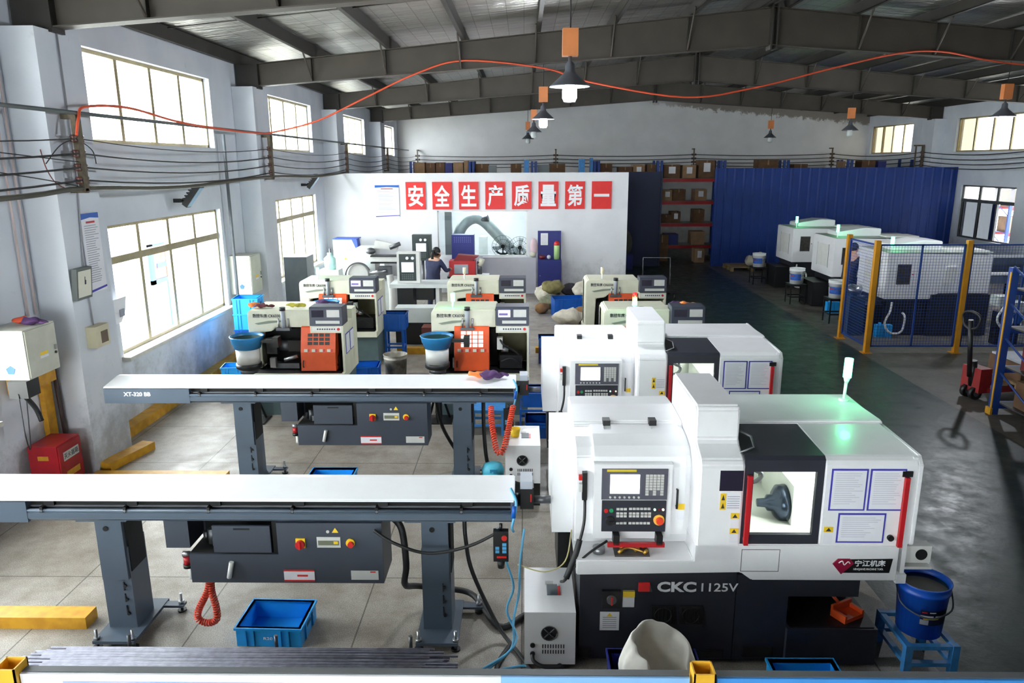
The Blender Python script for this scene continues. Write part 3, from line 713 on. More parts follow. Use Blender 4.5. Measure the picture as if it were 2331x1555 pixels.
# ------------------------------------------------------------------ bar feeder
def bar_feeder(label, loc):
    t = thing('bar_feeder', label, 'bar feeder', loc)     # local x = world x, local y 0 = front of trough
    X0, X1 = -4.62, -.07
    yz = [(.03, 1.02), (-.0, 1.05), (-.0, 1.1), (.02, 1.13), (.02, 1.185), (.34, 1.185), (.36, 1.05), (.33, 1.02)]
    b = B(); b.prism([(.03, 1.02), (0, 1.05), (0, 1.095), (.02, 1.115), (.06, 1.115), (.06, 1.03)], 'x', X0+.03, X1, slate, .004); b.cyl((X0+.92, .012, 1.112), (X1-.03, .012, 1.112), .014, slate, n=10)
    b.box(X0+.05, X1, .05, .36, 1.02, 1.07, slate); b.box(X0+.05, X1, .33, .36, 1.03, 1.19, slate); b.box(X0, X0+.95, -.002, .36, 1.02, 1.185, slate, .02)
    b.box(X1-.03, X1, .02, .36, 1.03, 1.19, slate)
    tr = b.done('trough', t)
    b = B(); b.box(X0+.9, X1-.02, .055, .08, 1.09, 1.185, voidm); b.box(X0+.9, X1-.02, .045, .056, 1.125, 1.14, dsteel); b.done('feed_channel', tr)
    for k in range(6): b = B(); x = X0+1.05+k*.62; b.box(x, x+.02, -.004, .07, 1.1, 1.145, blackp); b.box(x+.015, x+.09, .03, .07, 1.14, 1.18, blackp); b.cyl((x+.01, -.006, 1.115), (x+.01, .004, 1.115), .01, steel, n=8); b.done('clamp', tr)
    txt('XT-320 BB', .062, textwhite, (X0+.22, -.004, 1.105), FR, tr, 'lettering', bold=.002, width=.3)
    # lid
    b = B(); b.prism([(-.015, 1.195), (.0, 1.21), (.3, 1.255), (.36, 1.25), (.37, 1.195)], 'x', X0, X1, white, .01); b.done('lid', t)
    for x in (-3.13, -.67):
        b = B(); b.box(x-.1, x+.1, .08, .3, .5, 1.0, slate, .004); b.box(x-.11, x+.11, .1, .36, .06, .76, slate, .004)
        b.box(x-.22, x+.16, .05, .4, 1.0, 1.025, slate)
        b.box(x+.1, x+.115, .12, .34, .55, .98, voidm)
        for k in range(5): b.box(x+.045, x+.053, .092, .1, .2+k*.1, .27+k*.1, blackp); b.cyl((x+.06, .085, .2+k*.12), (x+.06, .1, .2+k*.12), .012, blackp, n=8)
        b.cyl((x-.02, .072, .93), (x-.02, .08, .93), .02, voidm, n=12); b.box(x-.08, x-.04, .09, .1, .66, .72, blackp)
        lg = b.done('leg', t)
        b = B(); b.box(x-.15, x+.17, -.08, .5, .05, .075, slate, .004); b.box(x+.1, x+.33, .4, .47, .05, .07, slate); b.done('foot_plate', lg)
        for fx, fy in ((-.13, -.05), (.15, -.05), (.3, .44), (-.13, .46)):
            b = B(); b.cyl((x+fx, fy, 0), (x+fx, fy, .16), .012, steel, n=8); b.cyl((x+fx, fy, 0), (x+fx, fy, .015), .035, blackp); b.cyl((x+fx, fy, .075), (x+fx, fy, .095), .024, steel, n=6); b.done('levelling_foot', lg)
    # cabinet
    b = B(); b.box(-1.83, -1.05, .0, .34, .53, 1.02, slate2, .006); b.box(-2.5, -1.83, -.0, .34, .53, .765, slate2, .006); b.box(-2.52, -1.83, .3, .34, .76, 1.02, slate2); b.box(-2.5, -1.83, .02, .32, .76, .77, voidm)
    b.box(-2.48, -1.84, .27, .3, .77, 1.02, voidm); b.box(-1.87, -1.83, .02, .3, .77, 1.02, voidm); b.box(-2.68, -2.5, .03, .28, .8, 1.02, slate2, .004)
    cb = b.done('control_cabinet', t)
    b = B(); b.box(-2.31, -1.88, -.0, .02, .78, .995, slate2, .004); b.box(-2.15, -2.03, -.003, .002, .965, .978, voidm); b.done('drawer', cb)
    b = B(); b.cyl((-2.38, .15, .78), (-2.38, .15, .9), .03, dsteel); b.cyl((-2.44, .18, .78), (-2.44, .18, .86), .02, dsteel); b.box(-2.36, -2.32, .1, .2, .78, .84, dsteel); b.done('motor', cb)
    b = B(); b.cyl((-2.21, -.015, .58), (-2.18, -.015, .71), .018, offwhite, n=10); b.done('pull_handle', cb)
    b = B(); b.box(-1.69, -1.62, -.012, .001, .825, .9, yellows, .003); b.cyl((-1.655, -.035, .857), (-1.655, -.01, .857), .034, red); b.box(-1.662, -1.648, -.05, -.03, .83, .885, redb); b.done('rotary_switch', cb)
    b = B(); b.box(-1.535, -1.36, -.004, .001, .825, .91, keyp); b.box(-1.525, -1.37, -.006, -.003, .845, .882, mat('lcd_olive', (112, 114, 96), .4, var=0)); b.box(-1.41, -1.378, -.007, -.004, .855, .878, yellows); b.done('display', cb)
    b = B(); b.cyl((-1.285, -.012, .865), (-1.285, .002, .865), .034, yellows); b.cyl((-1.28, -.035, .86), (-1.28, -.01, .86), .022, redb); b.done('emergency_stop', cb)
    b = B(); b.prism([(-1.42, .945), (-1.37, .945), (-1.395, .985)], 'y', -.003, .001, yellows); b.cyl((-1.45, -.004, .953), (-1.45, .001, .953), .012, keyp, n=10); b.done('warning_label', cb)
    b = B(); b.box(-1.8, -1.57, -.003, .001, .545, .64, paper); b.box(-1.8, -1.57, -.004, 0, .545, .557, redb); b.box(-1.8, -1.57, -.004, 0, .628, .64, redb); b.box(-1.7, -1.62, -.004, 0, .585, .6, redb); b.done('notice_label', cb)
    b = B(); b.box(-1.295, -1.09, -.003, .001, .56, .635, keyp); b.box(-1.15, -1.11, -.004, 0, .62, .63, redb); b.done('rating_plate', cb)
    b = B(); b.cyl((-2.54, .05, .66), (-2.54, .05, .72), .03, red); b.cyl((-2.54, .05, .63), (-2.54, .05, .66), .035, blackp); b.cyl((-2.57, .05, .74), (-2.52, .05, .74), .022, steel); b.cyl((-2.525, .06, .53), (-2.525, .06, .62), .02, offwhite); b.done('air_regulator', cb)
    # snout toward the machine
    b = B(); b.box(-.03, .07, .12, .26, 1.08, 1.25, blackp, .006); b.box(-.03, .06, .1, .28, 1.25, 1.31, silver, .006); b.cyl((.07, .2, 1.12), (.2, .2, 1.12), .03, dsteel); b.cyl((-.08, .2, 1.12), (-.03, .2, 1.12), .05, blackp); b.box(.045, .055, .112, .121, 1.14, 1.2, redb); b.done('nose', t)
    b = B(); b.tube([(-.1, .05, 1.28), (-.06, .0, 1.2), (-.07, -.02, 1.1), (-.09, -.01, 1.0), (-.08, .02, .95)], .01, skyhose); b.tube([(-.07, -.01, 1.17), (-.08, -.02, 1.08)], .018, bluedk, straight=True); b.done('air_line', t)
    return t
F1 = bar_feeder('front bar feeder with white lid, running out of the left edge', (0, 5.0, 0))
F2 = dup(F1, (-.02, 7.8, 0), 'rear bar feeder with white lid, its rounded left end in view')

def coil(name, label, pts, r, tube, turns, m):
    P = [Vector(p) for p in pts]; Q = []
    for i in range(len(P)-1):
        a = P[max(i-1, 0)]; b_ = P[i]; c = P[i+1]; d = P[min(i+2, len(P)-1)]
        for j in range(12):
            s = j/12; Q.append(.5*((2*b_)+(c-a)*s+(2*a-5*b_+4*c-d)*s*s+(3*b_-a-3*c+d)*s**3))
    Q.append(P[-1]); L = [0]
    for a, c in zip(Q, Q[1:]): L.append(L[-1]+(c-a).length)
    out = []; N = turns*10
    for k in range(N+1):
        s = L[-1]*k/N; i = max(j for j in range(len(L)) if L[j] <= s+1e-9); i = min(i, len(Q)-2)
        p = Q[i].lerp(Q[i+1], (s-L[i])/max(L[i+1]-L[i], 1e-9)); d = (Q[i+1]-Q[i]).normalized()
        u = Vector((0, 1, 0)); u = (u-d*u.dot(d)).normalized(); v = d.cross(u); t = 2*math.pi*k/10
        out.append(p+(u*math.cos(t)+v*math.sin(t))*r)
    b = B(); b.tube(out, tube, m, n=5, straight=True)
    return tag(b.done(name), label, 'hose', 'coiled orange air hoses')
coil('air_hose', 'coiled orange air hose looping below the front bar feeder cabinet', [(-2.39, 5.06, .53), (-2.42, 5.05, .42), (-2.49, 5.03, .28), (-2.5, 5.03, .2), (-2.43, 5.03, .165), (-2.36, 5.03, .2), (-2.36, 5.04, .3), (-2.385, 5.05, .42), (-2.385, 5.06, .53)], .022, .007, 44, orcoil)
coil('air_hose', 'long coiled orange air hose hanging in a V by the rear bar feeder right leg', [(-.36, 7.7, 1.02), (-.35, 7.55, .92), (-.32, 7.4, .8), (-.29, 7.3, .68), (-.245, 7.28, .65), (-.2, 7.32, .73), (-.15, 7.5, .92), (-.12, 7.66, 1.04)], .026, .008, 44, orcoil)

# ------------------------------------------------------------------ chillers
def chiller(label, loc, rz=0):
    t = thing('chiller', label, 'chiller', loc, rz)
    b = B(); b.box(0, .37, 0, .62, .03, .45, white, .008); b.box(0, .37, .0, .3, .448, .456, white)
    for x in (.03, .3):
        for y in (.04, .54): b.box(x, x+.04, y, y+.04, 0, .03, blackp)
    b.done('housing', t)
    b = B(); b.cyl((.18, -.004, .29), (.18, .002, .29), .058, blackp, n=24)
    for k in range(4): a = R(45+90*k); b.box(-.001+.18, .001+.18, -.005, -.003, .29, .29, dsteel); b.tube([(.18, -.007, .29), (.18+.05*math.cos(a), -.007, .29+.05*math.sin(a))], .005, dsteel, n=4, straight=True)
    b.tube([(.18+.058*math.cos(2*math.pi*k/20), -.006, .29+.058*math.sin(2*math.pi*k/20)) for k in range(21)], .004, dsteel, n=4, straight=True); b.done('fan_grille', t)
    b = B()
    for r in range(2):
        for k in range(9): b.box(.13+k*.019, .138+k*.019, -.003, .002, .12+r*.045, .15+r*.045, textdark)
    b.done('vent_slots', t)
    b = B(); b.cyl((.06, -.01, .19), (.06, .002, .19), .018, blackp); b.cyl((.06, -.01, .12), (.06, .002, .12), .018, blackp); b.tube([(.06, -.01, .12), (.07, -.05, .09), (.15, -.07, .06), (.3, -.05, .05)], .014, rubber); b.done('outlet', t)
    b = B(); b.box(.17, .25, .22, .36, .45, .462, mat('panel_slate', (70, 84, 92), .4, var=0)); b.box(.25, .27, .22, .34, .45, .461, redb); b.box(.16, .22, .37, .41, .45, .46, keyp); b.done('control_panel', t)
    return t
C1 = chiller('front white chiller box with a round fan, on the floor beside the front machine', (0, 4.75, 0))
C2 = dup(C1, (-.2, 7.35, .25), 'rear white chiller with a yellow cup on top, behind the front feeder lid')
for y, z in ((7.4, 0),):
    b = B(); b.box(-.2, .17, y, y+.55, 0, .25, blackp, .01); tag(b.done('coolant_unit'), 'black stand under the rear white chiller', 'stand')
b = B(); b.lathe([(0, 0), (.045, 0), (.058, .09), (.052, .09), (.042, .01), (0, .01)], (0, 0, 0), mat('cup_yellow', (236, 196, 30), .4, var=.05)); tag(b.done('cup', loc=(-.1, 7.62, .71)), 'small yellow cup standing on the rear chiller', 'cup')
# ------------------------------------------------------------------ cream CNC lathes
def lathe_machine(label, loc, door_x=-.57, lit=True, lamp='green', scr=True, tall=False):
    """local origin: right front foot; x runs to -1.42"""
    t = thing('cnc_lathe', label, 'lathe', loc, group=None)
    b = B(); b.box(-1.36, -.92, .05, .75, 0, .6, teal, .01); b.box(-.5, -.02, .05, .75, 0, .6, teal, .01); b.box(-.92, -.5, .3, .75, .05, .6, teal); b.done('pedestal', t)
    b = B(); b.box(-1.42, .0, -.12, .85, .6, .7, cream, .012); b.box(-1.38, -.04, -.08, .6, .7, .703, blackp); b.done('chip_tray', t)
    b = B(); b.box(-1.4, -.0, .58, .85, .7, 1.55, cream, .01); b.box(-.03, .0, .0, .6, .7, 1.3, cream, .006); b.box(-.44, -.04, .5, .585, .74, 1.27, mat('lathe_inner', (110, 104, 78), .5, var=.1)); b.done('body', t)
    b = B(); b.prism([(-1.4, 1.36), (-1.4, 1.58), (-1.36, 1.625), (-.47, 1.625), (-.47, 1.36), (-1.0, 1.36), (-1.06, 1.3), (-1.22, 1.28), (-1.24, .72), (-1.4, .72)], 'y', .12, .8, cream, .012); b.prism([(-1.3, 1.42), (-1.25, 1.4), (-.85, 1.45), (-.85, 1.47), (-1.1, 1.46)], 'y', .116, .122, mat('slot_shade', (128, 138, 122), .5, var=0)); b.done('head_cover', t)
    txt('数控车床 CK6330', .06, textdark, (-1.32, .115, 1.515), FR, t, 'lettering', bold=.001, width=.4)
    # dark machining space
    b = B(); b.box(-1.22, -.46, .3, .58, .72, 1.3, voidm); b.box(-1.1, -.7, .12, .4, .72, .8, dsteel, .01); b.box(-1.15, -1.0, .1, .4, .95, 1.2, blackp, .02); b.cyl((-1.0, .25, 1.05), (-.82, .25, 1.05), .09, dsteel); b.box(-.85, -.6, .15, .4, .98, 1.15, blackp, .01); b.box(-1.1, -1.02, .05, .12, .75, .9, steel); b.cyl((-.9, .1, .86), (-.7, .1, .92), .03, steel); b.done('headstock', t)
    b = B(); b.box(-.42, -.1, .12, .45, .72, .92, blackp, .01); b.cyl((-.4, .2, 1.0), (-.3, .2, 1.0), .05, steel); b.box(-.46, -.38, .1, .2, 1.02, 1.2, offwhite, .02); b.tube([(-.42, .12, 1.18), (-.36, .06, 1.1), (-.2, .12, .98), (-.1, .2, .85)], .014, rubber); b.tube([(-.4, .05, .85), (-.25, .04, .9), (-.12, .08, .78)], .01, ink); b.done('turret', t)
    # orange sliding door, front leaning back
    dx = door_x
    b = B(); b.prism([(-.02, .72), (.0, 1.0), (.1, 1.36), (.14, 1.4), (.3, 1.42), (.3, 1.38), (.16, 1.36), (.04, 1.0), (.02, .72)], 'x', dx-.5, dx, orange, .006)
    b.prism([(-.02, .72), (0, 1.0), (.1, 1.36), (.2, 1.36), (.2, .72)], 'x', dx-.008, dx, orange); b.prism([(-.02, .72), (0, 1.0), (.1, 1.36), (.2, 1.36), (.2, .72)], 'x', dx-.5, dx-.492, orange)
    d = b.done('sliding_door', t)
    g = screen if lit else blackp
    def onface(x0, x1, z0, z1, m, b):
        f = lambda z: -.002+.1*(z-1.0)/.36 if z > 1 else -.02*(1-z)/.28-.002
        b.prism([(f(z0)-.004, z0), (f(z1)-.004, z1), (f(z1)+.004, z1), (f(z0)+.004, z0)], 'x', x0, x1, m)
    b = B(); wm = mat('door_light', (240, 238, 244), .3, emit=.8, var=0) if lit else blackp
    for r in range(4 if lit else 3):
        for c in range(4): onface(dx-.4+c*.083, dx-.335+c*.083, 1.08+r*.06+(0 if lit else .03), 1.125+r*.06+(0 if lit else .03), wm, b)
    b.done('door_window', d)
    for k in range(4):
        b = B(); onface(dx-.45+k*.11, dx-.4+k*.11, 1.01, 1.05, cream, b); onface(dx-.4+k*.11, dx-.37+k*.11, 1.012, 1.048, redb, b); b.done('switch', d)
    b = B(); b.tube([(dx-.46, -.03, .78), (dx-.46, -.05, .8), (dx-.46, -.045, .86), (dx-.46, -.02, .88)], .008, blackp, n=6); b.done('door_handle', d)
    # control box
    b = B(); b.prism([(-.02, 1.41), (-.0, 1.675), (.02, 1.69), (.3, 1.69), (.3, 1.41)], 'x', -.47, .0, mat('control_grey', (60, 64, 78), .5, var=.03), .006); b.box(-.47, .0, 0, .6, 1.3, 1.41, cream, .006); o = b.done('control_box', t)
    b = B(); b.box(-.435, -.265, -.012, .01, 1.54, 1.645, screenl if scr else screend, .002)
    if scr: b.box(-.425, -.3, -.014, -.01, 1.565, 1.6, mat('screen_purple', (120, 110, 160), .3, var=0))
    b.done('screen', o)
    b = B(); b.box(-.22, -.04, -.012, .01, 1.54, 1.65, keyp, .006); b.done('keypad', o)
    b = B(); b.box(-.38, -.04, -.02, .01, 1.445, 1.49, keyp, .002); b.done('key_strip', o)
    b = B(); b.box(-.44, -.02, -.006, .004, 1.325, 1.395, offwhite)
    for k in range(8): b.cyl((-.36+k*.034, -.014, 1.36), (-.36+k*.034, 0, 1.36), .011, textdark, n=8)
    b.cyl((-.065, -.02, 1.36), (-.065, 0, 1.36), .02, redb, n=10); b.done('button_strip', o)
    # hydraulic cylinder over the door
    b = B(); b.cyl((-.88, .1, 1.36), (-.88, .1, 1.66), .03, silver); b.cyl((-.88, .1, 1.62), (-.88, .1, 1.67), .042, blackp); b.cyl((-.95, .1, 1.34), (-.95, .1, 1.5), .012, steel, n=8); b.cyl((-.81, .1, 1.34), (-.81, .1, 1.5), .012, steel, n=8); b.box(-.98, -.78, .06, .14, 1.32, 1.36, dsteel); b.done('clamp_cylinder', t)
    # document sleeves on the right side
    for k in range(2): b = B(); y = .1+k*.26; b.box(.001, .006, y, y+.22, .95, 1.26, bluein); b.box(.004, .009, y+.015, y+.205, .965, 1.245, paper); b.done('document_sleeve', t)
    if lamp:
        h = .5 if tall else 0
        b = B(); x, y = (-1.1, .3)
        if tall: b.cyl((-1.0, -.05, .7), (-1.0, -.05, 1.62), .022, dsteel); x, y = -1.0, -.05
        b.cyl((x, y, 1.6), (x, y, 1.72), .014 if not tall else .022, offwhite); s = b.done('signal_lamp', t)
        if tall:
            b = B(); b.cyl((x, y, 1.72), (x, y, 1.79), .034, greenon); plabel(b.done('lens', s), 'lit green lens')
            b = B(); b.cyl((x, y, 1.79), (x, y, 1.85), .034, amberlens); plabel(b.done('lens', s), 'amber lens')
            b = B(); b.cyl((x, y, 1.85), (x, y, 1.91), .034, redlens, r2=.028); plabel(b.done('lens', s), 'red lens')
        else:
            b = B(); b.cyl((x, y, 1.72), (x, y, 1.84), .03, greenon if lamp == 'green' else offlens); plabel(b.done('lens', s), 'lit green lens' if lamp == 'green' else 'unlit cream lens')
        if lamp == 'green': light('signal_glow', 'POINT', (x, y-.06, 1.8), .8, (.1, 1, .4), .04, t)
    return t
L1 = lathe_machine('cream lathe with lit white door panes, behind the right half of the rear feeder', (.07, 10.3, 0), -.57, True, 'green')
L2 = lathe_machine('cream lathe by the left windows with dark door panes under its control box', (-2.57, 10.3, 0), -.13, False, None, False)
L3 = lathe_machine('cream lathe with a red amber green signal tower, half hidden behind the white machines', (2.54, 10.3, 0), -.6, False, 'green', False, True)
L4 = lathe_machine('cream lathe with an unlit lamp, right behind the lathe with lit panes', (.03, 13.0, 0), -.57, False, 'off', False)
L5 = lathe_machine('cream lathe in the back row nearest the left wall cabinets', (-2.62, 13.0, 0), -.55, True, 'green')
L6 = lathe_machine('cream lathe in the back row nearest the green aisle', (2.5, 13.0, 0), -.5, False, 'off', False)
for a in (L1, L2, L3, L4, L5, L6): a.scale.z = .957; a['group'] = 'cream lathes in two rows'
def bowl_feeder(label, loc, full=True):
    t = thing('bowl_feeder', label, 'bowl feeder', loc, group='vibrating bowl feeders')
    b = B(); b.cyl((0, 0, 0), (0, 0, .72), .05, blackp); b.box(-.2, .2, -.18, .18, 0, .02, blackp)
    for a in (30, 150, 270): b.cyl((0, 0, .55), (.17*math.cos(R(a)), .17*math.sin(R(a)), .02), .018, blackp, n=8)
    b.cyl((0, 0, .72), (0, 0, .78), .12, dsteel); b.done('stand', t)
    b = B(); b.lathe([(0, .78), (.15, .78), (.175, .8), (.175, .86), (0, .86)], (0, 0, 0), blackp); b.done('vibrator_base', t)
    b = B(); b.lathe([(0, .86), (.16, .86), (.165, 1.07), (0, 1.07)], (0, 0, 0), offwhite); b.done('drum', t)
    b = B(); b.lathe([(.15, 1.07), (.18, 1.08), (.2, 1.15), (.21, 1.155), (.225, 1.23), (.235, 1.25), (.225, 1.255), (.21, 1.23), (.19, 1.16), (.16, 1.12), (0, 1.13)], (0, 0, 0), bowlb)
    o = b.done('bowl', t)
    b = B(); b.lathe([(0, 1.135), (.17, 1.14), (.205, 1.215), (.2, 1.22), (.165, 1.15), (0, 1.145)], (0, 0, 0), bowlg); b.done('bowl_lining', o)
    b = B(); b.box(.2, .42, -.05, .03, 1.16, 1.2, blackp, .005); b.box(.38, .46, -.08, .06, 1.1, 1.24, blackp, .01); b.done('outlet_track', t)
    return t
BF1 = bowl_feeder('blue vibrating bowl on a white drum in front of the lit paned lathe', (-1.22, 10.12, 0))
BF2 = dup(BF1, (-3.88, 10.1, 0), 'blue vibrating bowl on a white drum nearest the left windows')
BF3 = dup(BF1, (-3.45, 12.75, 0), 'vibrating bowl in the back row beside the dark grey cabinet')
b = B(); b.lathe([(0, 0), (.14, 0), (.17, .2), (.18, .2), (.15, .02), (0, .02)], (0, 0, 0), bowlb); b.cyl((0, 0, -1.0), (0, 0, 0), .12, blackp); tag(b.done('parts_bowl', loc=(1.32, 10.0, 1.0)), 'turquoise parts bowl on a black post left of the signal tower', 'bowl')

# ------------------------------------------------------------------ left wall fittings
def ebox(label, loc, w, d, h):
    t = thing('electric_box', label, 'electric box', loc)
    b = B(); b.box(0, w, 0, d, 0, h, boxgrey, .012); b.done('housing', t)
    b = B(); b.box(w, w+.012, .015, d-.015, .015, h-.015, boxgrey, .006); dr = b.done('door', t)
    b = B(); b.box(w+.01, w+.03, d-.07, d-.05, h*.42, h*.52, steel); b.cyl((w+.012, d-.06, h*.36), (w+.025, d-.06, h*.36), .015, blackp, n=8); b.done('latch', dr)
    b = B(); b.box(w+.011, w+.015, d*.4, d*.65, h*.4, h*.46, yellows); b.box(w+.011, w+.015, d*.4, d*.65, h*.34, h*.39, paper); b.done('warning_label', dr)
    b = B(); b.prism([(.22+.05*math.cos(R(a+90)), h*.2+.05*math.sin(R(a+90))) for a in range(0, 360, 72)], 'y', -.004, .0, bluedk); b.done('emblem', t)
    return t
ebox('large grey electric box on the near left wall with cloths on top', (XL, 7.31, 1.43), .4, .52, .52)
ebox('smaller grey electric box beside the second left pilaster', (XL, 13.75, 1.2), .4, .55, .72)
b = B(); b.box(XL+.01, -5.43, 7.98, 8.13, 0, 1.42, yellow, .004); b.box(XL+.01, -5.36, 7.5, 8.13, 1.2, 1.42, yellow, .006); tag(b.done('cable_duct'), 'yellow cable duct dropping from the large electric box to the floor', 'cable duct')
b = B(); b.box(XL+.01, -5.36, 14.3, 14.48, 0, 1.2, yellow, .006); b.box(XL+.01, -5.34, 14.05, 14.3, .3, .85, yellow, .006); tag(b.done('cable_duct'), 'yellow cable duct below the smaller electric box by the second pilaster', 'cable duct')
b = B(); b.cyl((-5.36, 8.16, 0), (-5.4, 8.16, 1.5), .025, mat('dark_pipe', (58, 44, 44), .5, var=.1)); tag(b.done('leaning_pipe'), 'thin dark pipe leaning behind the red fire box', 'pipe')
b = B(); b.box(-5.3, -5.1, 7.25, 7.45, 1.25, 1.43, blackp, .02); b.tube([(-5.2, 7.3, 1.3), (-5.15, 7.4, 1.1), (-5.12, 7.42, .95)], .025, blackp); b.tube([(-5.2, 7.25, 1.3), (-5.16, 7.2, .85), (-5.2, 7.3, .7), (-5.2, 7.36, 1.25)], .006, ink, n=5); tag(b.done('power_plug'), 'black plugs and cords hanging below the large electric box', 'plug')
t = thing('fire_box', 'red fire extinguisher box on the floor against the near left pilaster', 'fire box', (-5.42, 7.55, 0))
b = B(); b.box(0, .32, 0, .42, 0, .6, redfire, .012); b.done('housing', t)
b = B(); b.box(.32, .335, .01, .41, .02, .58, redfire, .006); d = b.done('door', t)
b = B(); b.box(.335, .339, .08, .36, .4, .5, keyp); b.done('white_label', d); txt('灭火器箱', .068, textdark, (.34, .085, .425), FX, d, 'lettering', width=.26)
b = B(); b.box(.335, .339, .1, .34, .2, .27, yellow); b.box(.1, .22, -.004, 0, .44, .49, yellow); b.done('yellow_label', t)
t = thing('wall_clock', 'square grey framed clock on the near left pilaster', 'clock', (-5.09, 8.2, 2.1)); t.rotation_euler = (0, R(6), 0)
b = B(); b.box(0, .06, 0, .3, 0, .36, mat('clock_frame', (86, 92, 90), .4, var=.03), .008); b.done('frame', t)
b = B(); b.box(.06, .064, .025, .275, .03, .33, mat('clock_face', (222, 220, 204), .5, var=0)); b.done('dial', t)
b = B(); b.box(.064, .068, .145, .152, .17, .26, textdark); b.box(.064, .068, .145, .17, .17, .22, textdark); b.done('clock_hands', t)
b = B(); b.box(-5.1, -4.98, 8.38, 8.66, 1.5, 1.75, mat('switch_cream', (206, 198, 168), .5, var=.05), .012); b.box(-4.985, -4.976, 8.48, 8.62, 1.54, 1.68, mat('switch_brown', (96, 76, 58), .5, var=.05)); tag(b.done('switch_box'), 'small cream switch box with a brown window below the clock', 'switch')
b = B(); b.tube([(-5.085, 8.6, 5.0), (-5.085, 8.6, 3.4), (-5.085, 8.5, 2.5), (-5.085, 8.53, 1.75)], .009, mat('conduit_grey', (150, 150, 156), .5, var=0), n=6, straight=True); tag(b.done('conduit'), 'thin conduit running down the near left pilaster to the switch box', 'conduit')
t = thing('paper_notice', 'curling paper notice hanging by the low left window', 'notice', (XL+.02, 9.5, 1.5))
b = B(); b.prism([(0, 0), (.04, .14), (.005, .3), (0, .3), (.035, .14), (-.005, 0)], 'x', 0, .003, paper); b.bm.clear(); b.prism([(.0, .0), (.07, .17), (.1, .36), (.096, .36), (.066, .17), (-.004, 0)], 'y', 0, .36, paper); b.box(.072, .08, .2, .32, .1, .2, textgrey); b.done('sheet', t)
def flood(label, y, z):
    t = thing('floodlight', label, 'floodlight', (XL, y, z))
    b = B(); b.box(0, .12, .1, .16, -.02, .04, blackp); b.cyl((.1, .13, 0), (.22, .13, .06), .016, blackp); b.done('bracket', t)
    b = B(); b.box(-.2, .2, -.08, .08, -.03, .06, blackp, .01)
    for k in range(7): b.box(-.18+k*.055, -.165+k*.055, -.07, .07, .06, .1, blackp)
    h = b.done('lamp_head', t, loc=(.32, .13, .08), rot=(0, R(-52), 0))
    b = B(); b.box(-.18, .18, -.065, .065, -.036, -.029, mat('flood_glass', (160, 190, 214), .1, var=0)); b.done('lens', h)
flood('black floodlight above the nearest low left window', 11.7, 3.02); flood('black floodlight above the low left window past the second pilaster', 18.6, 3.06)
b = B(); b.cyl((-5.38, 13.75, 0), (-5.38, 13.75, 4.1), .028, mat('pipe_grey', (96, 102, 108), .5, var=.05), n=10); tag(b.done('wall_pipe'), 'vertical grey pipe just before the second left pilaster', 'pipe')
pinkc = mat('conduit_pinkish', (200, 182, 178), .5, var=0)
for y, lb in ((7.99, 'thin pinkish conduit rising from the large electric box, left of two'), (8.13, 'thin pinkish conduit rising in the corner of the near left pilaster')):
    b = B(); b.cyl((-5.475, y, 1.96), (-5.475, y, 4.9), .012, pinkc, n=8); tag(b.done('conduit'), lb, 'conduit')
# busbar brackets and wires
def bracket(label, x, y, ax):
    t = thing('wire_bracket', label, 'bracket', (x, y, 0), group='insulator brackets along the walls')
    b = B()
    if ax == 'x':
        b.box(.0, .06, -.05, .05, 3.3, 4.12, rust); b.box(-.3, .06, -.03, .03, 4.08, 4.13, rust); b.box(-.3, .06, -.03, .03, 3.28, 3.33, rust); b.box(-.24, -.2, -.02, .02, 3.3, 4.1, rust)
        P = [(.02, -.07), (.02, .07)]
    else:
        b.box(-.025, .025, -.05, .0, 3.3, 4.12, rust); b.box(-.03, .03, -.06, .3, 4.08, 4.13, rust)
        P = [(-.07, -.02), (.07, -.02)]
    b.done('angle_frame', t)
    for z in (3.42, 3.56, 3.71, 3.87):
        for px, py in P: b = B(); b.lathe([(0, -.04), (.03, -.04), (.036, -.02), (.024, 0), (.036, .02), (.03, .04), (0, .04)], (px, py, z), mat('insulator_brown', (92, 52, 44), .3, var=.05), n=10); b.done('insulator', t)
    return t
bys = [8.5, 14.95, 21.4, 27.8]
for i, y in enumerate(bys): bracket('rusty wire bracket with brown insulators on the %s left pilaster' % ('near', 'second', 'third', 'fourth')[i], -4.98, y, 'x')
bxs = [-4.6, 1.37, 7.3, 13.2]
for i, x in enumerate(bxs): bracket('wire bracket on the far gable, %s' % ('in its left corner', 'above the right end of the white partition', 'above the left end of the blue sheet wall', 'in its right corner')[i], x, YB-.32, 'y')
for i, y in enumerate((27.9, 21.5)): bracket('wire bracket on the right wall, %s' % ('right of the far window', 'nearer the viewer')[i], 14.3, y, 'x')
def wire(label, pts, r, sag, m=ink, n=6, group=None, name='power_wire'):
    P = []
    for a, c in zip(pts, pts[1:]):
        for k in range(8):
            s = k/8; q = Vector(a).lerp(Vector(c), s); q.z -= sag*4*s*(1-s); P.append(q)
    P.append(Vector(pts[-1])); b = B(); b.tube(P, r, m, n=n, straight=True); return tag(b.done(name), label, 'wire', group)
for k, z in enumerate((3.87, 3.71, 3.56, 3.42)):
    pos = ('topmost', 'second from the top', 'third from the top', 'lowest')[k]
    wire('black sagging power wire along the left wall, %s of four' % pos, [(-4.94, 1.5, z)]+[(-4.94, y, z) for y in bys]+[(-4.6, YB-.37, z)], .011 if k else .007, .1, group='wires along the left wall')
    wire('thin wire across the far gable, %s of four' % pos, [(x, YB-.38, z) for x in bxs], .014, .06, group='wires along the far gable')
    wire('sagging wire along the right wall, %s of four' % pos, [(13.2, YB-.38, z), (14.32, 27.9, z), (14.32, 21.5, z), (14.32, 14.9, z)], .015, .12, group='wires along the right wall')
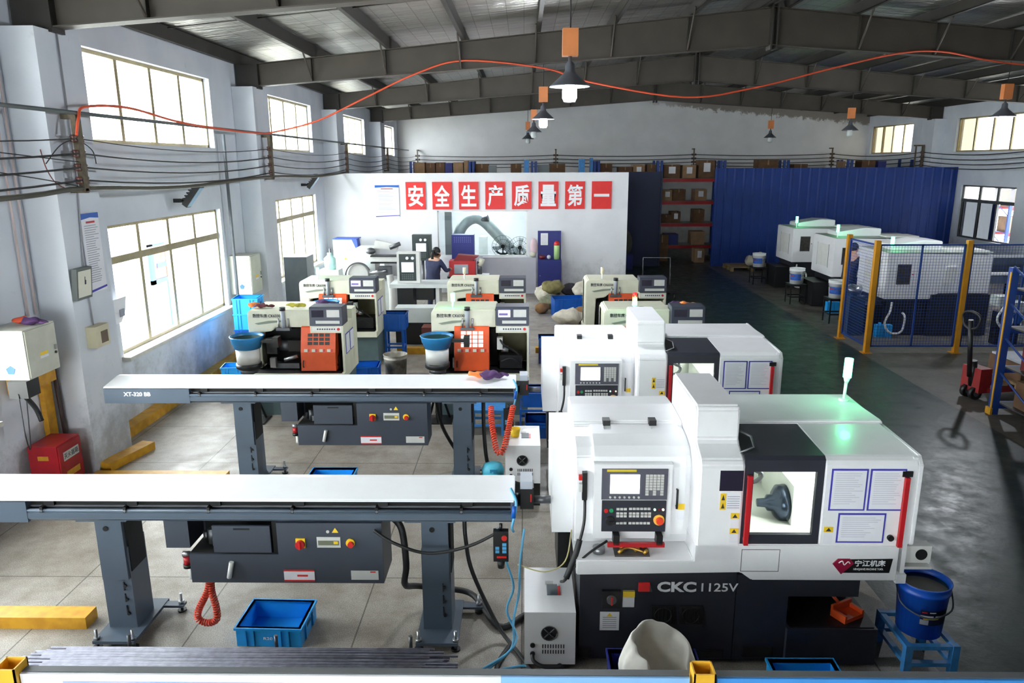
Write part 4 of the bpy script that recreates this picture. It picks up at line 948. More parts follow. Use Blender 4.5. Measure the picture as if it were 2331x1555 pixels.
b = B(); b.tube([(-4.93, 1.5, 4.15), (-4.93, 14.95, 4.14), (-4.93, 21.4, 4.12), (-4.93, 32.8, 4.1)], .022, mat('pipe_green_grey', (92, 98, 98), .5, var=.05), n=8, straight=True); tag(b.done('busbar_pipe'), 'long grey pipe along the left wall above the wire brackets', 'pipe')
b = B(); b.tube([(-4.95, 1.5, 3.25), (-4.95, 7, 3.28), (-4.95, 8.5, 3.33), (-4.95, 11, 3.27), (-4.95, 14.95, 3.34), (-4.95, 18, 3.28), (-4.95, 21.4, 3.34)], .028, mat('cable_sleeve', (78, 76, 66), .6, var=.05), n=8); tag(b.done('cable_bundle'), 'thick dark cable bundle under the wires on the left wall', 'cable')
for i, (pts, lb) in enumerate((([(-4.9, 4.5, 3.9), (-4.94, 7, 3.72), (-4.96, 8.48, 3.62)], 'stray grey wire running up to the near bracket from the left edge'), ([(-4.9, 4.6, 3.8), (-4.92, 7.3, 3.5), (-4.96, 8.4, 3.36)], 'stray wire crossing downward to the foot of the near bracket'), ([(-5.1, 8.1, 3.6), (-5.0, 8.25, 3.8), (-4.96, 8.5, 3.85), (-4.95, 8.75, 3.75), (-4.95, 8.8, 3.6)], 'loop of thin wire around the near bracket'), ([(-5.2, 8.2, 3.75), (-5.1, 8.1, 3.55), (-5.05, 8.15, 3.4), (-5, 8.3, 3.32)], 'dangling red brown wire loop left of the near bracket'))):
    b = B(); b.tube(pts, .006, ink if i < 3 else mat('wire_redbrown', (120, 62, 56), .5, var=0), n=5); tag(b.done('stray_wire'), lb, 'wire')
# orange cable
b = B(); b.tube([(-4.88, 8.36, 3.9), (-4.88, 8.45, 4.1), (-4.9, 8.65, 4.22), (-4.9, 9.6, 4.27), (-4.9, 11.0, 4.17), (-4.9, 13.0, 4.13), (-4.9, 14.3, 4.14), (-4.75, 14.75, 4.18), (-3.95, 14.8, 4.38), (-3.0, 14.8, 4.8), (-1.99, 14.8, 5.24), (-1.1, 14.8, 5.45), (.39, 14.8, 5.3), (1.21, 14.8, 5.06), (3.02, 14.8, 4.77), (4.32, 14.8, 4.93), (5.75, 14.8, 5.27), (6.93, 14.8, 5.52), (7.72, 14.8, 5.55), (8.55, 14.8, 5.4), (9.3, 14.8, 5.31), (11, 14.8, 5.2), (14.4, 14.8, 5.1)], .016, orcab, n=8)
tag(b.done('orange_cable'), 'long orange cable looping from the left wall pipe across under the second roof beam', 'cable')

# ------------------------------------------------------------------ pendant lamps
def lamp(label, x, y, on):
    t = thing('pendant_lamp', label, 'lamp', (x, y, 0), group='factory pendant lamps')
    top = roof_z(x, 5.4, 6.37)-.02
    b = B(); b.cyl((0, 0, 4.98), (0, 0, top), .008, ink, n=6); b.done('suspension_wire', t)
    b = B(); b.box(-.085, .085, -.06, .06, 4.71, 4.99, ballast, .02); b.done('ballast_box', t)
    b = B(); b.lathe([(0, 4.71), (.02, 4.71), (.02, 4.66), (.05, 4.63), (.055, 4.56), (.075, 4.53), (.21, 4.41), (.222, 4.395), (.215, 4.395), (.07, 4.515), (0, 4.52)], (0, 0, 0), lampgrey)
    b.done('lamp_shade', t)
    b = B(); b.lathe([(.213, 4.398), (.07, 4.512), (0, 4.515)], (0, 0, 0), lampin); b.done('reflector', t)
    b = B(); b.lathe([(0, 4.5), (.035, 4.49), (.05, 4.42), (.078, 4.38), (.08, 4.28), (.06, 4.24), (0, 4.235)], (0, 0, 0), lampon if on else bulboff, n=20); o = b.done('bulb', t); plabel(o, 'glowing white bulb' if on else 'unlit bulb')
    if on: light('lamp_glow', 'POINT', (0, 0, 4.15), 90, (.9, .95, 1), .1, t)
lamp('lit pendant lamp with an orange ballast box, largest and nearest the viewer', .5, 8.6, True)
lamp('lit pendant lamp second in the middle row, behind the largest lamp', .37, 15.0, True)
lamp('unlit pendant lamp just left of the second lit lamp', .27, 21.4, False)
lamp('smallest unlit pendant lamp in the middle row, above the fifth red board', .14, 27.8, False)
lamp('lit pendant lamp in front of the right hand high window', 9.15, 15.0, True)
lamp('faintly shining pendant lamp left of the far right high window', 8.94, 21.4, False)
lamp('unlit pendant lamp against the far gable over the blue wall', 8.8, 27.8, False)
ORD = ['first', 'second', 'third', 'fourth', 'fifth', 'sixth', 'seventh', 'eighth', 'ninth', 'tenth', 'eleventh', 'twelfth', 'thirteenth', 'fourteenth', 'fifteenth', 'sixteenth', 'seventeenth', 'eighteenth']
# ------------------------------------------------------------------ storage racks and cartons
LEV = (.46, 1.29, 2.12, 2.95)
def rack(label, x, y, wdt, dep=1.0, lev=LEV, top=3.62, group='blue and red storage racks'):
    t = thing('storage_rack', label, 'rack', (x, y, 0), group=group)
    for ux in (0, wdt-.09):
        b = B()
        for uy in (0, dep-.07): b.box(ux, ux+.09, uy, uy+.07, 0, top, bluepost)
        for k in range(6): z = .3+k*.5; b.cyl((ux+.045, .03, z), (ux+.045, dep-.04, z+.45*(1 if k % 2 else -.0)), .015, bluepost, n=6)
        b.done('upright', t)
    for z in lev:
        b = B()
        for uy in (0, dep-.05): b.box(.09, wdt-.09, uy, uy+.05, z-.11, z, rackred)
        b.box(.05, wdt-.05, .03, dep-.03, z, z+.015, dsteel); b.done('shelf', t)
    return t
RY = 28.7; rx = [-4.3+2.35*k for k in range(8)]
for k, x in enumerate(rx): rack('blue rack with red beams, %s from the left along the far gable' % ORD[k], x, RY, 2.3)
def carton(label, x, y, z, w_, d, h, m=cardb, tagw=False, group=None, rz=0, cat='carton'):
    if y > 28.6 and x < 14.5:                     # keep clear of the rack uprights
        for q in rx:
            a, c = q+2.19, q+2.46
            if a <= x < c: x = c
            elif x < a < x+w_: w_ = a-x
    z += .004
    b = B(); b.box(0, w_, 0, d, 0, h, m, .008, 1); b.box(w_*.46, w_*.54, -.002, d+.001, h*.72, h+.002, cardb2 if m in (cardb, cardb2) else m)
    if tagw: b.box(w_*.3, w_*.72, -.006, 0, h*.35, h*.85, paper)
    return tag(b.done('carton', loc=(x, y, z), rz=rz), label, cat, group)
zt = 2.967
tops = [(-5.0+.0, .3, .5, cardb), (-4.6, .3, .55, cardb2), (-4.15, .4, .62, cardb2), (-3.7, .34, .6, cardb), (-3.33, .33, .62, cardb), (-2.98, .27, .6, navy), (-2.66, .36, .62, cardb2), (-2.26, .26, .69, cardb2), (-1.95, .5, .56, cardb), (-1.35, .3, .5, greyc), (-.5, .4, .55, cardb), (.0, .19, .7, bluest), (.4, .45, .52, greyc), (.95, .6, .55, cardb), (2.08, .2, .72, bluest), (2.5, .19, .76, bluest), (2.85, .45, .56, cardb)]
tops = [q for q in tops if q[0] > -4.3]
for k, (x, w_, h, m) in enumerate(tops):
    nm = {cardb: 'brown', cardb2: 'pale brown', navy: 'dark blue', bluest: 'blue', greyc: 'grey'}[m]
    carton('%s box on the rack tops above the white partition, %s from the left' % (nm, ORD[k]), x, RY+.15, zt, w_, .5, h, m, group='boxes above the white partition')
k = 0
for x, w_, h, m, tg in ((3.55, .5, .42, cardb, 0), (4.1, .42, .5, cardb2, 1), (4.62, .5, .52, cardb, 0), (5.25, .6, .5, cardb, 1), (5.95, .5, .48, cardb2, 1), (6.55, .6, .66, cardb, 1), (8.75, .75, .66, cardb, 0), (10.1, .5, .5, cardb, 0), (11.9, .42, .6, cardb2, 0), (12.6, .5, .62, cardb, 0), (13.2, .3, .6, navy, 0)):
    carton('%s box on the rack tops over the blue walls, %s from the left' % ('brown' if m is cardb else 'pale brown' if m is cardb2 else 'dark blue', ORD[k]), x, RY+.1, zt, w_, .6, h, m, tg, group='boxes above the blue walls'); k += 1
for lv, nm, L in ((2.135, 'upper', ((4.75, .3, .25, cardb, 0), (5.15, .42, .4, cardb2, 1), (5.6, .5, .42, cardb, 0), (6.45, .45, .42, cardb2, 1))), (1.305, 'middle', ((4.6, .35, .35, cardb2, 0), (5.2, .4, .3, cardb, 0), (5.6, .35, .42, cardb, 1), (6.45, .4, .5, cardb, 0))), (.475, 'lower', ((4.7, .6, .5, cardb, 0), (5.4, .5, .4, navy, 0), (6.4, .5, .5, cardb2, 0)))):
    for k, (x, w_, h, m, tg) in enumerate(L): carton('box on the %s rack shelf seen through the storage opening, %s from the left' % (nm, ORD[k]), x, RY+.1, lv, w_, .6, h, m, tg, group='boxes seen through the storage opening')
carton('brown carton standing on the storage floor at the left side of the opening', 4.85, 27.6, 0, .45, .5, .95, cardb); carton('white topped carton leaning on the end of the blue sheet wall in the opening', 6.2, 27.2, 0, .35, .5, .5, cardb2, True)
# rack beyond the right window
rack('storage rack glimpsed through the low far right window', 15.5, 22.6, 1.2, .9, group='racks outside the right wall')
rack('second storage rack glimpsed through the low far right window', 15.5, 24.4, 1.2, .9, group='racks outside the right wall')
for k, (y, z) in enumerate(((22.7, 2.13), (22.7, 1.3), (24.5, 2.13), (24.5, 1.3))): carton('carton on the rack beyond the low far right window, %s' % ('upper near', 'lower near', 'upper far', 'lower far')[k], 15.62, y, z, .55, .6, .5, cardb2, group='cartons beyond the right window')
b = B(); b.box(15.3, 22, 16, 34, -.1, 0, concm); struct(b.done('floor_outside'), 'yard floor beyond the right wall')
b = B(); b.box(-26, XL-.25, -12, 45, -.5, -.4, mat('yard_concrete', (196, 194, 186), .8, var=.05)); struct(b.done('ground_outside'), 'pale yard outside the left windows')
t = thing('notice_frame', 'blue framed board standing outside the nearest low left window', 'frame', (-8.3, 16.35, -.4))
b = B()
for z0, z1 in ((1.35, 1.45), (2.15, 2.25)): b.box(-.03, .03, 0, .95, z0, z1, mat('frame_blue', (16, 70, 120), .5))
for y in (0, .77): b.box(-.03, .03, y, y+.16, 0 if y else 1.35, 2.25, mat('frame_blue', (16, 70, 120)))
b.box(-.02, .02, .3, .8, 1.7, 1.8, mat('frame_blue', (16, 70, 120), .5)); b.done('frame', t)
b = B(); b.box(-.01, .01, .1, .8, 1.4, 2.2, mat('notice_grey', (104, 92, 88), .6, var=.2, scale=3, rgb2=(110, 60, 44))); b.done('board', t)

# ------------------------------------------------------------------ yellow floor rails
def rail(label, x0, x1, y0, y1, h, rz=0, loc=None):
    b = B(); b.box(x0, x1, y0, y1, 0, h, yellow, .01); tag(b.done('floor_rail', loc=loc or (0, 0, 0), rz=rz), label, 'rail', 'yellow floor rails')
rail('long yellow rail along the foot of the left wall', XL+.01, -5.3, 9.06, 13.7, .13)
rail('short loose yellow rail piece by the foot of the near left pilaster', -.09, .09, 0, .75, .1, R(-14), (-5.05, 8.3, 0))
rail('thin yellow rail running from the near pilaster behind the front bar feeder', -5.08, -3.5, 8.08, 8.2, .05)
rail('yellow rail at the left edge ending at the front bar feeder leg', -6.2+.8, -3.48, 5.18, 5.34, .1)
rail('yellow rail across the floor between the left and lit paned lathes', -2.45, -1.3, 13.9, 14.05, .12)
rail('short brown yellow rail right of the lit paned lathe', .22, .95, 14.0, 14.15, .1)

# ------------------------------------------------------------------ crates
def crate(label, loc, w_, d, h, rz=0, m=bluecr, group='blue plastic crates', mark=False):
    t = thing('crate', label, 'crate', loc, rz, group)
    b = B(); k = .02
    b.prism([(0, 0), (w_, 0), (w_, d), (0, d)], 'z', 0, .012, m)
    for q in ((0, w_, 0, k), (0, w_, d-k, d), (0, k, k, d-k), (w_-k, w_, k, d-k)): b.box(q[0], q[1], q[2], q[3], .012, h, m)
    for q in ((-.012, w_+.012, -.012, k), (-.012, w_+.012, d-k, d+.012), (-.012, k, k, d-k), (w_-k, w_+.012, k, d-k)): b.box(q[0], q[1], q[2], q[3], h-.02, h, m)
    for f in (.12, .24, .66, .78): b.box(w_*f, w_*f+.02, -.012, 0, .01, h-.02, m); b.box(w_*f, w_*f+.02, d, d+.012, .01, h-.02, m)
    for f in (.25, .7): b.box(w_, w_+.012, d*f, d*f+.02, .01, h-.02, m)
    b.done('body', t)
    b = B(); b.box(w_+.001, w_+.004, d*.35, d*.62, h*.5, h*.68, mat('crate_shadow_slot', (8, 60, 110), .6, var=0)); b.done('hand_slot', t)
    if mark: txt('R20', .032, textwhite, (w_*.42, -.003, h*.38), FR, t, 'lettering', width=.07)
    return t
crate('blue crate on the terrazzo floor below the front bar feeder', (-2.2, 4.98, 0), .5, .38, .16, R(-1.5), mark=True)
crate('blue crate behind the front bar feeder, half hidden by its lid', (-2.44, 7.66, 0), .5, .38, .16, 0)
crate('blue crate at the foot of the front white machine base, behind the front rail', (1.72, 4.3, 0), .46, .34, .17, 0)
crate('deep blue crate on the floor beside the orange door of the left window lathe', (-2.95, 11.7, 0), .55, .42, .34, R(4), bluedk)
crate('blue crate below the near left bowl feeder by the wall', (-4.78, 11.0, 0), .46, .36, .28, R(6), bluedk)
crate('small blue crate just right of the lit paned lathe', (.27, 13.2, .3), .42, .34, .18, 0, bluedk)
crate('upper blue crate on the small stand left of the second white machine', (-.02, 9.45, .42), .34, .4, .2, 0, bluedk)
crate('lower blue crate on the floor left of the second white machine', (.02, 9.4, .0), .3, .4, .22, 0, bluedk)
crate('blue crate tipped among the sacks by the white partition', (.72, 17.3, 0), .75, .5, .45, R(8), bluedk)
crate('light blue crate second from the top in the stack by the second left pilaster', (-4.98, 12.45, 0.81), .42, .4, .27, R(5))
crate('middle deep blue crate, third from the floor in the stack by the second left pilaster', (-4.98, 12.45, 0.54), .42, .4, .27, R(5), bluedk)
crate('pale blue crate standing on the deep blue crate at the left wall', (-4.68, 11.02, .28), .34, .3, .25, R(8))
crate('deep blue crate on the floor under the stack by the second left pilaster', (-4.98, 12.45, 0.00), .42, .4, .27, R(5), bluedk)
crate('second deep blue crate from the floor in the stack by the second left pilaster', (-4.98, 12.45, 0.27), .42, .4, .27, R(5), bluedk)
crate('topmost light blue crate with a pale sheet in the stack by the second left pilaster', (-4.98, 12.45, 1.08), .42, .4, .27, R(5))
def stand(label, loc, w_, d, h, m, name='steel_stand', top=False, rz=0, group=None, tk=.04):
    t = thing(name, label, 'stand', loc, rz, group)
    for x in (0, w_-tk):
        for y in (0, d-tk): b = B(); b.box(x, x+tk, y, y+tk, 0, h, m, .003); b.done('leg', t)
    for z in (h-.035, h*.35):
        b = B(); b.box(tk, w_-tk, .005, tk-.005, z, z+.03, m); b.box(tk, w_-tk, d-tk+.005, d-.005, z, z+.03, m); b.box(.005, tk-.005, tk, d-tk, z, z+.03, m); b.box(w_-tk+.005, w_-.005, tk, d-tk, z, z+.03, m); b.done('rail_frame', t)
    if top: b = B(); b.box(-.01, w_+.01, -.01, d+.01, h, h+.015, m); b.done('top_plate', t)
    return t
stand('light blue steel stand carrying the blue oil bucket', (2.7, 4.66, 0), .38, .46, .26, bluest, tk=.05)
stand('thin blue stand holding the blue bin in the passage between the lathes', (-2.62, 13.6, 0), .36, .32, .55, bluedk)
crate('blue bin on the thin blue stand in the passage between the lathes', (-2.66, 13.58, .55), .44, .38, .3, 0, bluedk)
stand('blue steel stand behind the rear bar feeder right leg', (-.72, 9.5, 0), .45, .35, .35, bluest, top=True)
stand('dark blue stand under the small blue crate right of the lit paned lathe', (.27, 13.2, 0), .42, .34, .3, navy)
stand('small blue stand holding the upper crate left of the second white machine', (-.06, 9.36, 0), .42, .5, .42, bluedk, tk=.025)
def bucket(label, loc, r, h, m, band=None, handle=True, rz=0, lid=False, fill=False):
    t = thing('bucket', label, 'bucket', loc, rz)
    b = B(); b.lathe([(0, 0), (r*.86, 0), (r*.97, h*.82), (r*1.02, h*.83), (r*1.02, h*.87), (r*.98, h*.88), (r*1.02, h*.97), (r*1.04, h), (r*.98, h), (r*.93, h*.9), (r*.82, .02), (0, .02)], (0, 0, 0), m); b.done('body', t)
    if band:
        b = B(); pr = r*.92
        def cy(a0, a1, z0, z1, mm, rr=1.0):
            n = 8
            for k in range(n):
                A0 = R(a0+(a1-a0)*k/n); A1 = R(a0+(a1-a0)*(k+1)/n)
                f = lambda a, z: ((r*(.86+.11*z/(h*.82))*1.008*rr)*math.cos(a), (r*(.86+.11*z/(h*.82))*1.008*rr)*math.sin(a), z)
                b.quad([f(A0, z0), f(A1, z0), f(A1, z1), f(A0, z1)], mm)
        band(cy); b.done('label', t)
    if fill: b = B(); b.lathe([(0, h*.9), (r*.9, h*.9)], (0, 0, 0), mat('dark_oil', (16, 16, 18), .12, var=0)); b.done('contents', t)
    if handle: b = B(); b.tube([(-r*1.03, 0, h*.84), (-r*.9, -r*.75, h*.62), (0, -r*1.12, h*.5), (r*.9, -r*.75, h*.62), (r*1.03, 0, h*.84)], .006, dsteel, n=6); b.done('handle', t)
    return t
def oil(cy):
    cy(255, 330, .12, .24, mat('oil_label_dark', (20, 28, 62), .4, var=0)); cy(255, 285, .185, .2, textwhite, 1.004); cy(290, 325, .19, .2, textwhite, 1.004); cy(258, 270, .22, .228, redb, 1.004); cy(275, 290, .222, .23, textwhite, 1.004); cy(255, 275, .125, .165, textgrey, 1.004); cy(262, 300, .17, .175, yellows, 1.004)
bucket('blue oil bucket with a printed label on the light blue stand', (2.89, 4.88, .262), .175, .4, bucketblue, oil, rz=R(-14), fill=True)
bucket('grey white bucket on the floor between the two front row lathes', (-2.2, 12.3, 0), .2, .42, mat('bucket_grey', (176, 172, 160), .6, var=.2, rgb2=(110, 106, 98)), None, False)
# ------------------------------------------------------------------ rags and gloves
def rag(label, loc, m, m2=None, s=1.0, seed=1, name='rag'):
    b = B(); b.ell((0, 0, .03*s), (.11*s, .07*s, .035*s), m, 18)
    if m2: b.ell((-.14*s, .04*s, .03*s), (.09*s, .05*s, .032*s), m2, 16)
    b.ell((.12*s, .02*s, .02*s), (.08*s, .03*s, .02*s), m, 12)
    b.jitter(.035*s, 14/s, seed); z = min(v.co.z for v in b.bm.verts)
    for v in b.bm.verts: v.co.z -= z
    return tag(b.done(name, loc=loc), label, 'rag', 'crumpled gloves and rags')
rag('crumpled purple and orange gloves on the rear bar feeder lid', (-.38, 7.98, 1.242), purple, orcl, 1.1, 1)
rag('purple and orange rag on top of the large electric box', (-5.2, 7.6, 1.95), purple, mat('rag_red', (216, 84, 52), .8), .9, 2)
rag('yellow rag on the head cover of the left window lathe', (-3.35, 10.6, 1.556), mat('rag_yellow', (196, 186, 70), .8, var=.15), None, .9, 3)
rag('dark red rag on the head cover of the left window lathe near its end', (-3.8, 10.55, 1.556), mat('rag_darkred', (96, 36, 46), .8, var=.1), orcl, .9, 4)
rag('purple glove on the lathe head cover beside the control box by the left windows', (-2.95, 10.75, 1.556), purple, None, .9, 5)
rag('orange glove with a purple cuff on the signal tower lathe', (2.3, 10.6, 1.556), orcl, purple, .9, 6)
b = B(); b.lathe([(0, 0), (.12, 0), (.13, .16), (.1, .23), (.04, .25), (0, .25)], (0, 0, 0), mat('can_cyan', (92, 204, 232), .4, var=.05), sy=.7); b.box(-.03, .05, -.09, -.07, .15, .19, mat('can_mark', (40, 130, 170), .5, var=0)); tag(b.done('water_can', loc=(-.36, 8.0, 0)), 'round cyan plastic can on the floor left of the rear chiller', 'can')
# ------------------------------------------------------------------ cables in the foreground
def cable(label, pts, r, m=rubber, name='cable'):
    b = B(); b.tube(pts, r, m, n=8); return tag(b.done(name), label, 'cable')
cable('thick black cable dropping from the front feeder cabinet to its right leg', [(-1.02, 5.2, .98), (-.93, 5.15, .9), (-.9, 5.12, .62), (-.93, 5.2, .4), (-.88, 5.5, .2), (-.62, 5.62, .1), (-.42, 5.58, .06), (-.2, 5.2, .03), (0.0, 5.35, .03), (.2, 5.5, .05)], .026)
cable('slim black cord hanging between the feeder cabinet and the pendant remote', [(-1.1, 4.97, .98), (-.95, 4.93, .9), (-.7, 4.93, .82), (-.4, 4.93, .88), (-.16, 4.95, 1.0)], .012)
cable('black cable falling from the trough right of the front feeder leg', [(-.46, 5.25, 1.0), (-.45, 5.2, .8), (-.4, 5.2, .5), (-.2, 5.1, .1), (-.05, 4.9, .02), (.1, 4.6, .02)], .016)
cable('black cable behind the rear bar feeder cabinet', [(-1.0, 8.1, .95), (-.95, 8.2, .6), (-.8, 8.3, .25), (-.7, 8.4, .02)], .022)
cable('second black cable dropping beside the rear feeder right leg', [(-.46, 8.0, 1.0), (-.46, 8.05, .6), (-.42, 8.05, .2), (-.3, 8.0, .03), (-.1, 7.9, .03)], .022)
cable('pale blue air line twisting from the pendant remote to a loop on the floor', [(-.2, 4.97, 1.0), (-.13, 4.93, .75), (-.08, 4.92, .55), (-.13, 4.93, .35), (-.06, 4.85, .15), (-.25, 4.72, .02), (-.38, 4.62, .012), (-.2, 4.52, .012), (.0, 4.6, .012), (.02, 4.75, .012), (-.15, 4.72, .012), (-.32, 4.68, .02), (-.1, 4.82, .1), (-.08, 4.9, .3), (-.04, 4.93, .5), (-.03, 4.93, .75), (.0, 4.97, 1.0)], .009, skyhose, 'air_line')
cable('yellow grey thin tube sagging from the nose to the front machine', [(.35, 5.05, .95), (.3, 4.95, .75), (.15, 4.92, .68), (-.05, 4.95, .72)], .005, mat('tube_pale', (196, 186, 130), .5, var=0))
cable('black cables lying between the front chiller and the machine base', [(.2, 5.0, .02), (.28, 4.6, .02), (.2, 4.45, .02), (-.05, 4.5, .02), (-.2, 4.7, .02), (-.1, 5.0, .02)], .02)
t = thing('pendant_remote', 'black pendant remote with blue keys hanging from the front bar feeder end', 'remote', (-.17, 4.95, .76))
b = B(); b.box(-.055, .055, -.03, .02, 0, .24, blackp, .01); b.cyl((0, -.005, .24), (0, -.005, .29), .012, blackp, n=8); b.cyl((0, -.005, -.06), (0, -.005, 0), .025, blackp, .03); b.done('housing', t)
b = B(); b.cyl((.025, -.04, .19), (.025, -.028, .19), .02, redb); b.done('stop_button', t); b = B(); b.box(-.03, .04, -.034, -.028, .03, .045, redb); b.done('red_key', t)
b = B(); kb = mat('remote_key_blue', (86, 168, 220), .4, var=0)
for r in range(3): b.box(.01, .04, -.034, -.028, .07+r*.028, .092+r*.028, kb)
b.done('key_block', t); b = B()
for r in range(2): b.box(-.04, -.012, -.034, -.028, .07+r*.028, .092+r*.028, kb)
b.done('key_block', t)
dup(t, (-.17, 7.74, .74), 'second pendant remote hanging from the rear bar feeder end')
# bar stock rack
t = thing('stock_stand', 'low floor stand with upright pins under the bar stock bundle', 'stand', (0, 0, 0))
for x in (-3.0, -1.9, -.9):
    b = B(); b.box(x-.03, x+.03, 4.42, 4.86, .0, .07, blackp); b.cyl((x, 4.45, .07), (x, 4.45, .2), .014, steel, n=8); b.cyl((x+.06, 4.83, .07), (x+.06, 4.83, .2), .014, dsteel, n=8); b.done('cross_support', t)
rods = []
for k in range(64):
    r = random.Random(k); row = k // 16; y = 4.47+(k % 16)*.019+(row % 2)*.009; z = .082+row*.017
    x0 = -3.75+r.uniform(0, .28)+(y-4.49)*.5; x1 = -.62+r.uniform(-.12, .16)
    b = B(); b.cyl((x0, y, z), (x1, y+r.uniform(-.008, .008), z), .0088, rodm, n=6); tag(b.done('steel_bar'), 'thin grey steel bar in the bundle along the bottom of the picture', 'bar', 'bar stock bundle')
# foreground barrier panels
t = thing('barrier', 'white lettered barrier panel with a dark top rail between the two yellow posts', 'barrier', (0, 0, 0), group='barrier panels along the bottom edge')
b = B(); b.box(-2.6, .84, 3.312, 3.355, 1.035, 1.05, mat('rail_dark_grey', (84, 86, 88), .5, var=.05)); b.box(-2.6, .84, 3.31, 3.355, .1, 1.035, mat('rail_dark_grey', (84, 86, 88))); b.done('top_rail', t)
b = B(); b.box(-2.6, -.12, 3.295, 3.31,   .3, 1.045, paper); plabel(b.done('sheet', t), 'white printed sheet')
b = B(); b.box(-.12, .84, 3.295, 3.31,   .3, 1.045, mat('sheet_lightblue', (140, 190, 240), .5, var=.02)); plabel(b.done('sheet', t), 'light blue printed sheet')
b = B(); b.box(-2.38, -1.0, 3.292, 3.296, .965, 1.005, mat('print_violet', (150, 170, 240), .5, rgb2=(190, 190, 250), scale=3)); b.box(-.3+.2, -.1+.5, 3.292, 3.296, .98, 1.01, mat('print_sky', (110, 176, 240), .5, var=0)); b.done('print_band', t)
t = thing('barrier', 'plain blue barrier panel right of the right yellow post', 'barrier', (0, 0, 0), group='barrier panels along the bottom edge')
b = B(); b.box(.98, 3.2, 3.31, 3.355, .1, 1.05, mat('rail_dark_grey', (84, 86, 88))); b.done('top_rail', t)
b = B(); b.box(.98, 3.2, 3.295, 3.31,   .3, 1.045, mat('sheet_blue', (74, 154, 230), .5, var=.03)); b.done('sheet', t)
t = thing('barrier', 'barrier panel stub at the left edge beyond the left yellow post', 'barrier', (0, 0, 0), group='barrier panels along the bottom edge')
b = B(); b.box(-3.6, -2.72, 3.31, 3.355, .1, 1.05, mat('rail_dark_grey', (84, 86, 88))); b.done('top_rail', t); b = B(); b.box(-3.6, -2.72, 3.295, 3.31,   .3, 1.045, paper); b.done('sheet', t)
def bpost(label, x):
    b = B(); y = 3.32; s = .055
    for q in ((-s, s, -s, -s+.008), (-s, s, s-.008, s), (-s, -s+.008, -s, s), (s-.008, s, -s, s)): b.box(x+q[0], x+q[1], y+q[2], y+q[3], 0, 1.09, mat('post_yellow', (236, 180, 52), .45, var=.06))
    b.box(x-s, x+s, y-s, y+s, .95, .96, voidm); tag(b.done('barrier_post'), label, 'post', 'yellow barrier posts')
bpost('hollow yellow barrier post at the bottom left corner', -2.66); bpost('hollow yellow barrier post right of centre on the bottom edge', .91)
# white bag in a blue bin in front of the machine
t = thing('white_bag', 'open white bag slumped in the dark blue bin before the front machine', 'bag', (.86, 4.37, .0))
b = B(); n = 44
prof = [(.16, .06), (.19, .16), (.215, .25), (.225, .33), (.215, .4), (.19, .455), (.175, .47), (.16, .455), (.165, .4), (.17, .32), (.15, .22)]
rings = []
for r_, z in prof:
    ring = []
    for k in range(n):
        a = 2*math.pi*k/n; up = min(1, max(0, (z-.12)/.3))
        f = 1+.09*up*abs(math.sin(3.5*a+1.1))**.6-.05*up*abs(math.sin(6*a))
        h = z+up*(.1*math.cos(a-2.1)-.1*max(0, math.cos(a+.9))**2)
        ring.append(b.bm.verts.new((r_*1.12*f*math.cos(a)+.05*up, r_*.8*f*math.sin(a), h)))
    rings.append(ring)
fs = [b.bm.faces.new((p[k], p[(k+1) % n], q[(k+1) % n], q[k])) for p, q in zip(rings, rings[1:]) for k in range(n)]
fs.append(b.bm.faces.new(rings[0][::-1])); fs.append(b.bm.faces.new(rings[-1])); b._fin(fs, bagw, True); b.jitter(.035, 7, 3); b.jitter(.018, 19, 5); bag = b.done('sack', t)
sm = bag.modifiers.new('smooth', 'SUBSURF'); sm.levels = 1; sm.render_levels = 1
crate('dark blue bin holding the white bag in front of the front machine', (.58, 4.15, 0), .6, .42, .29, 0, navy)
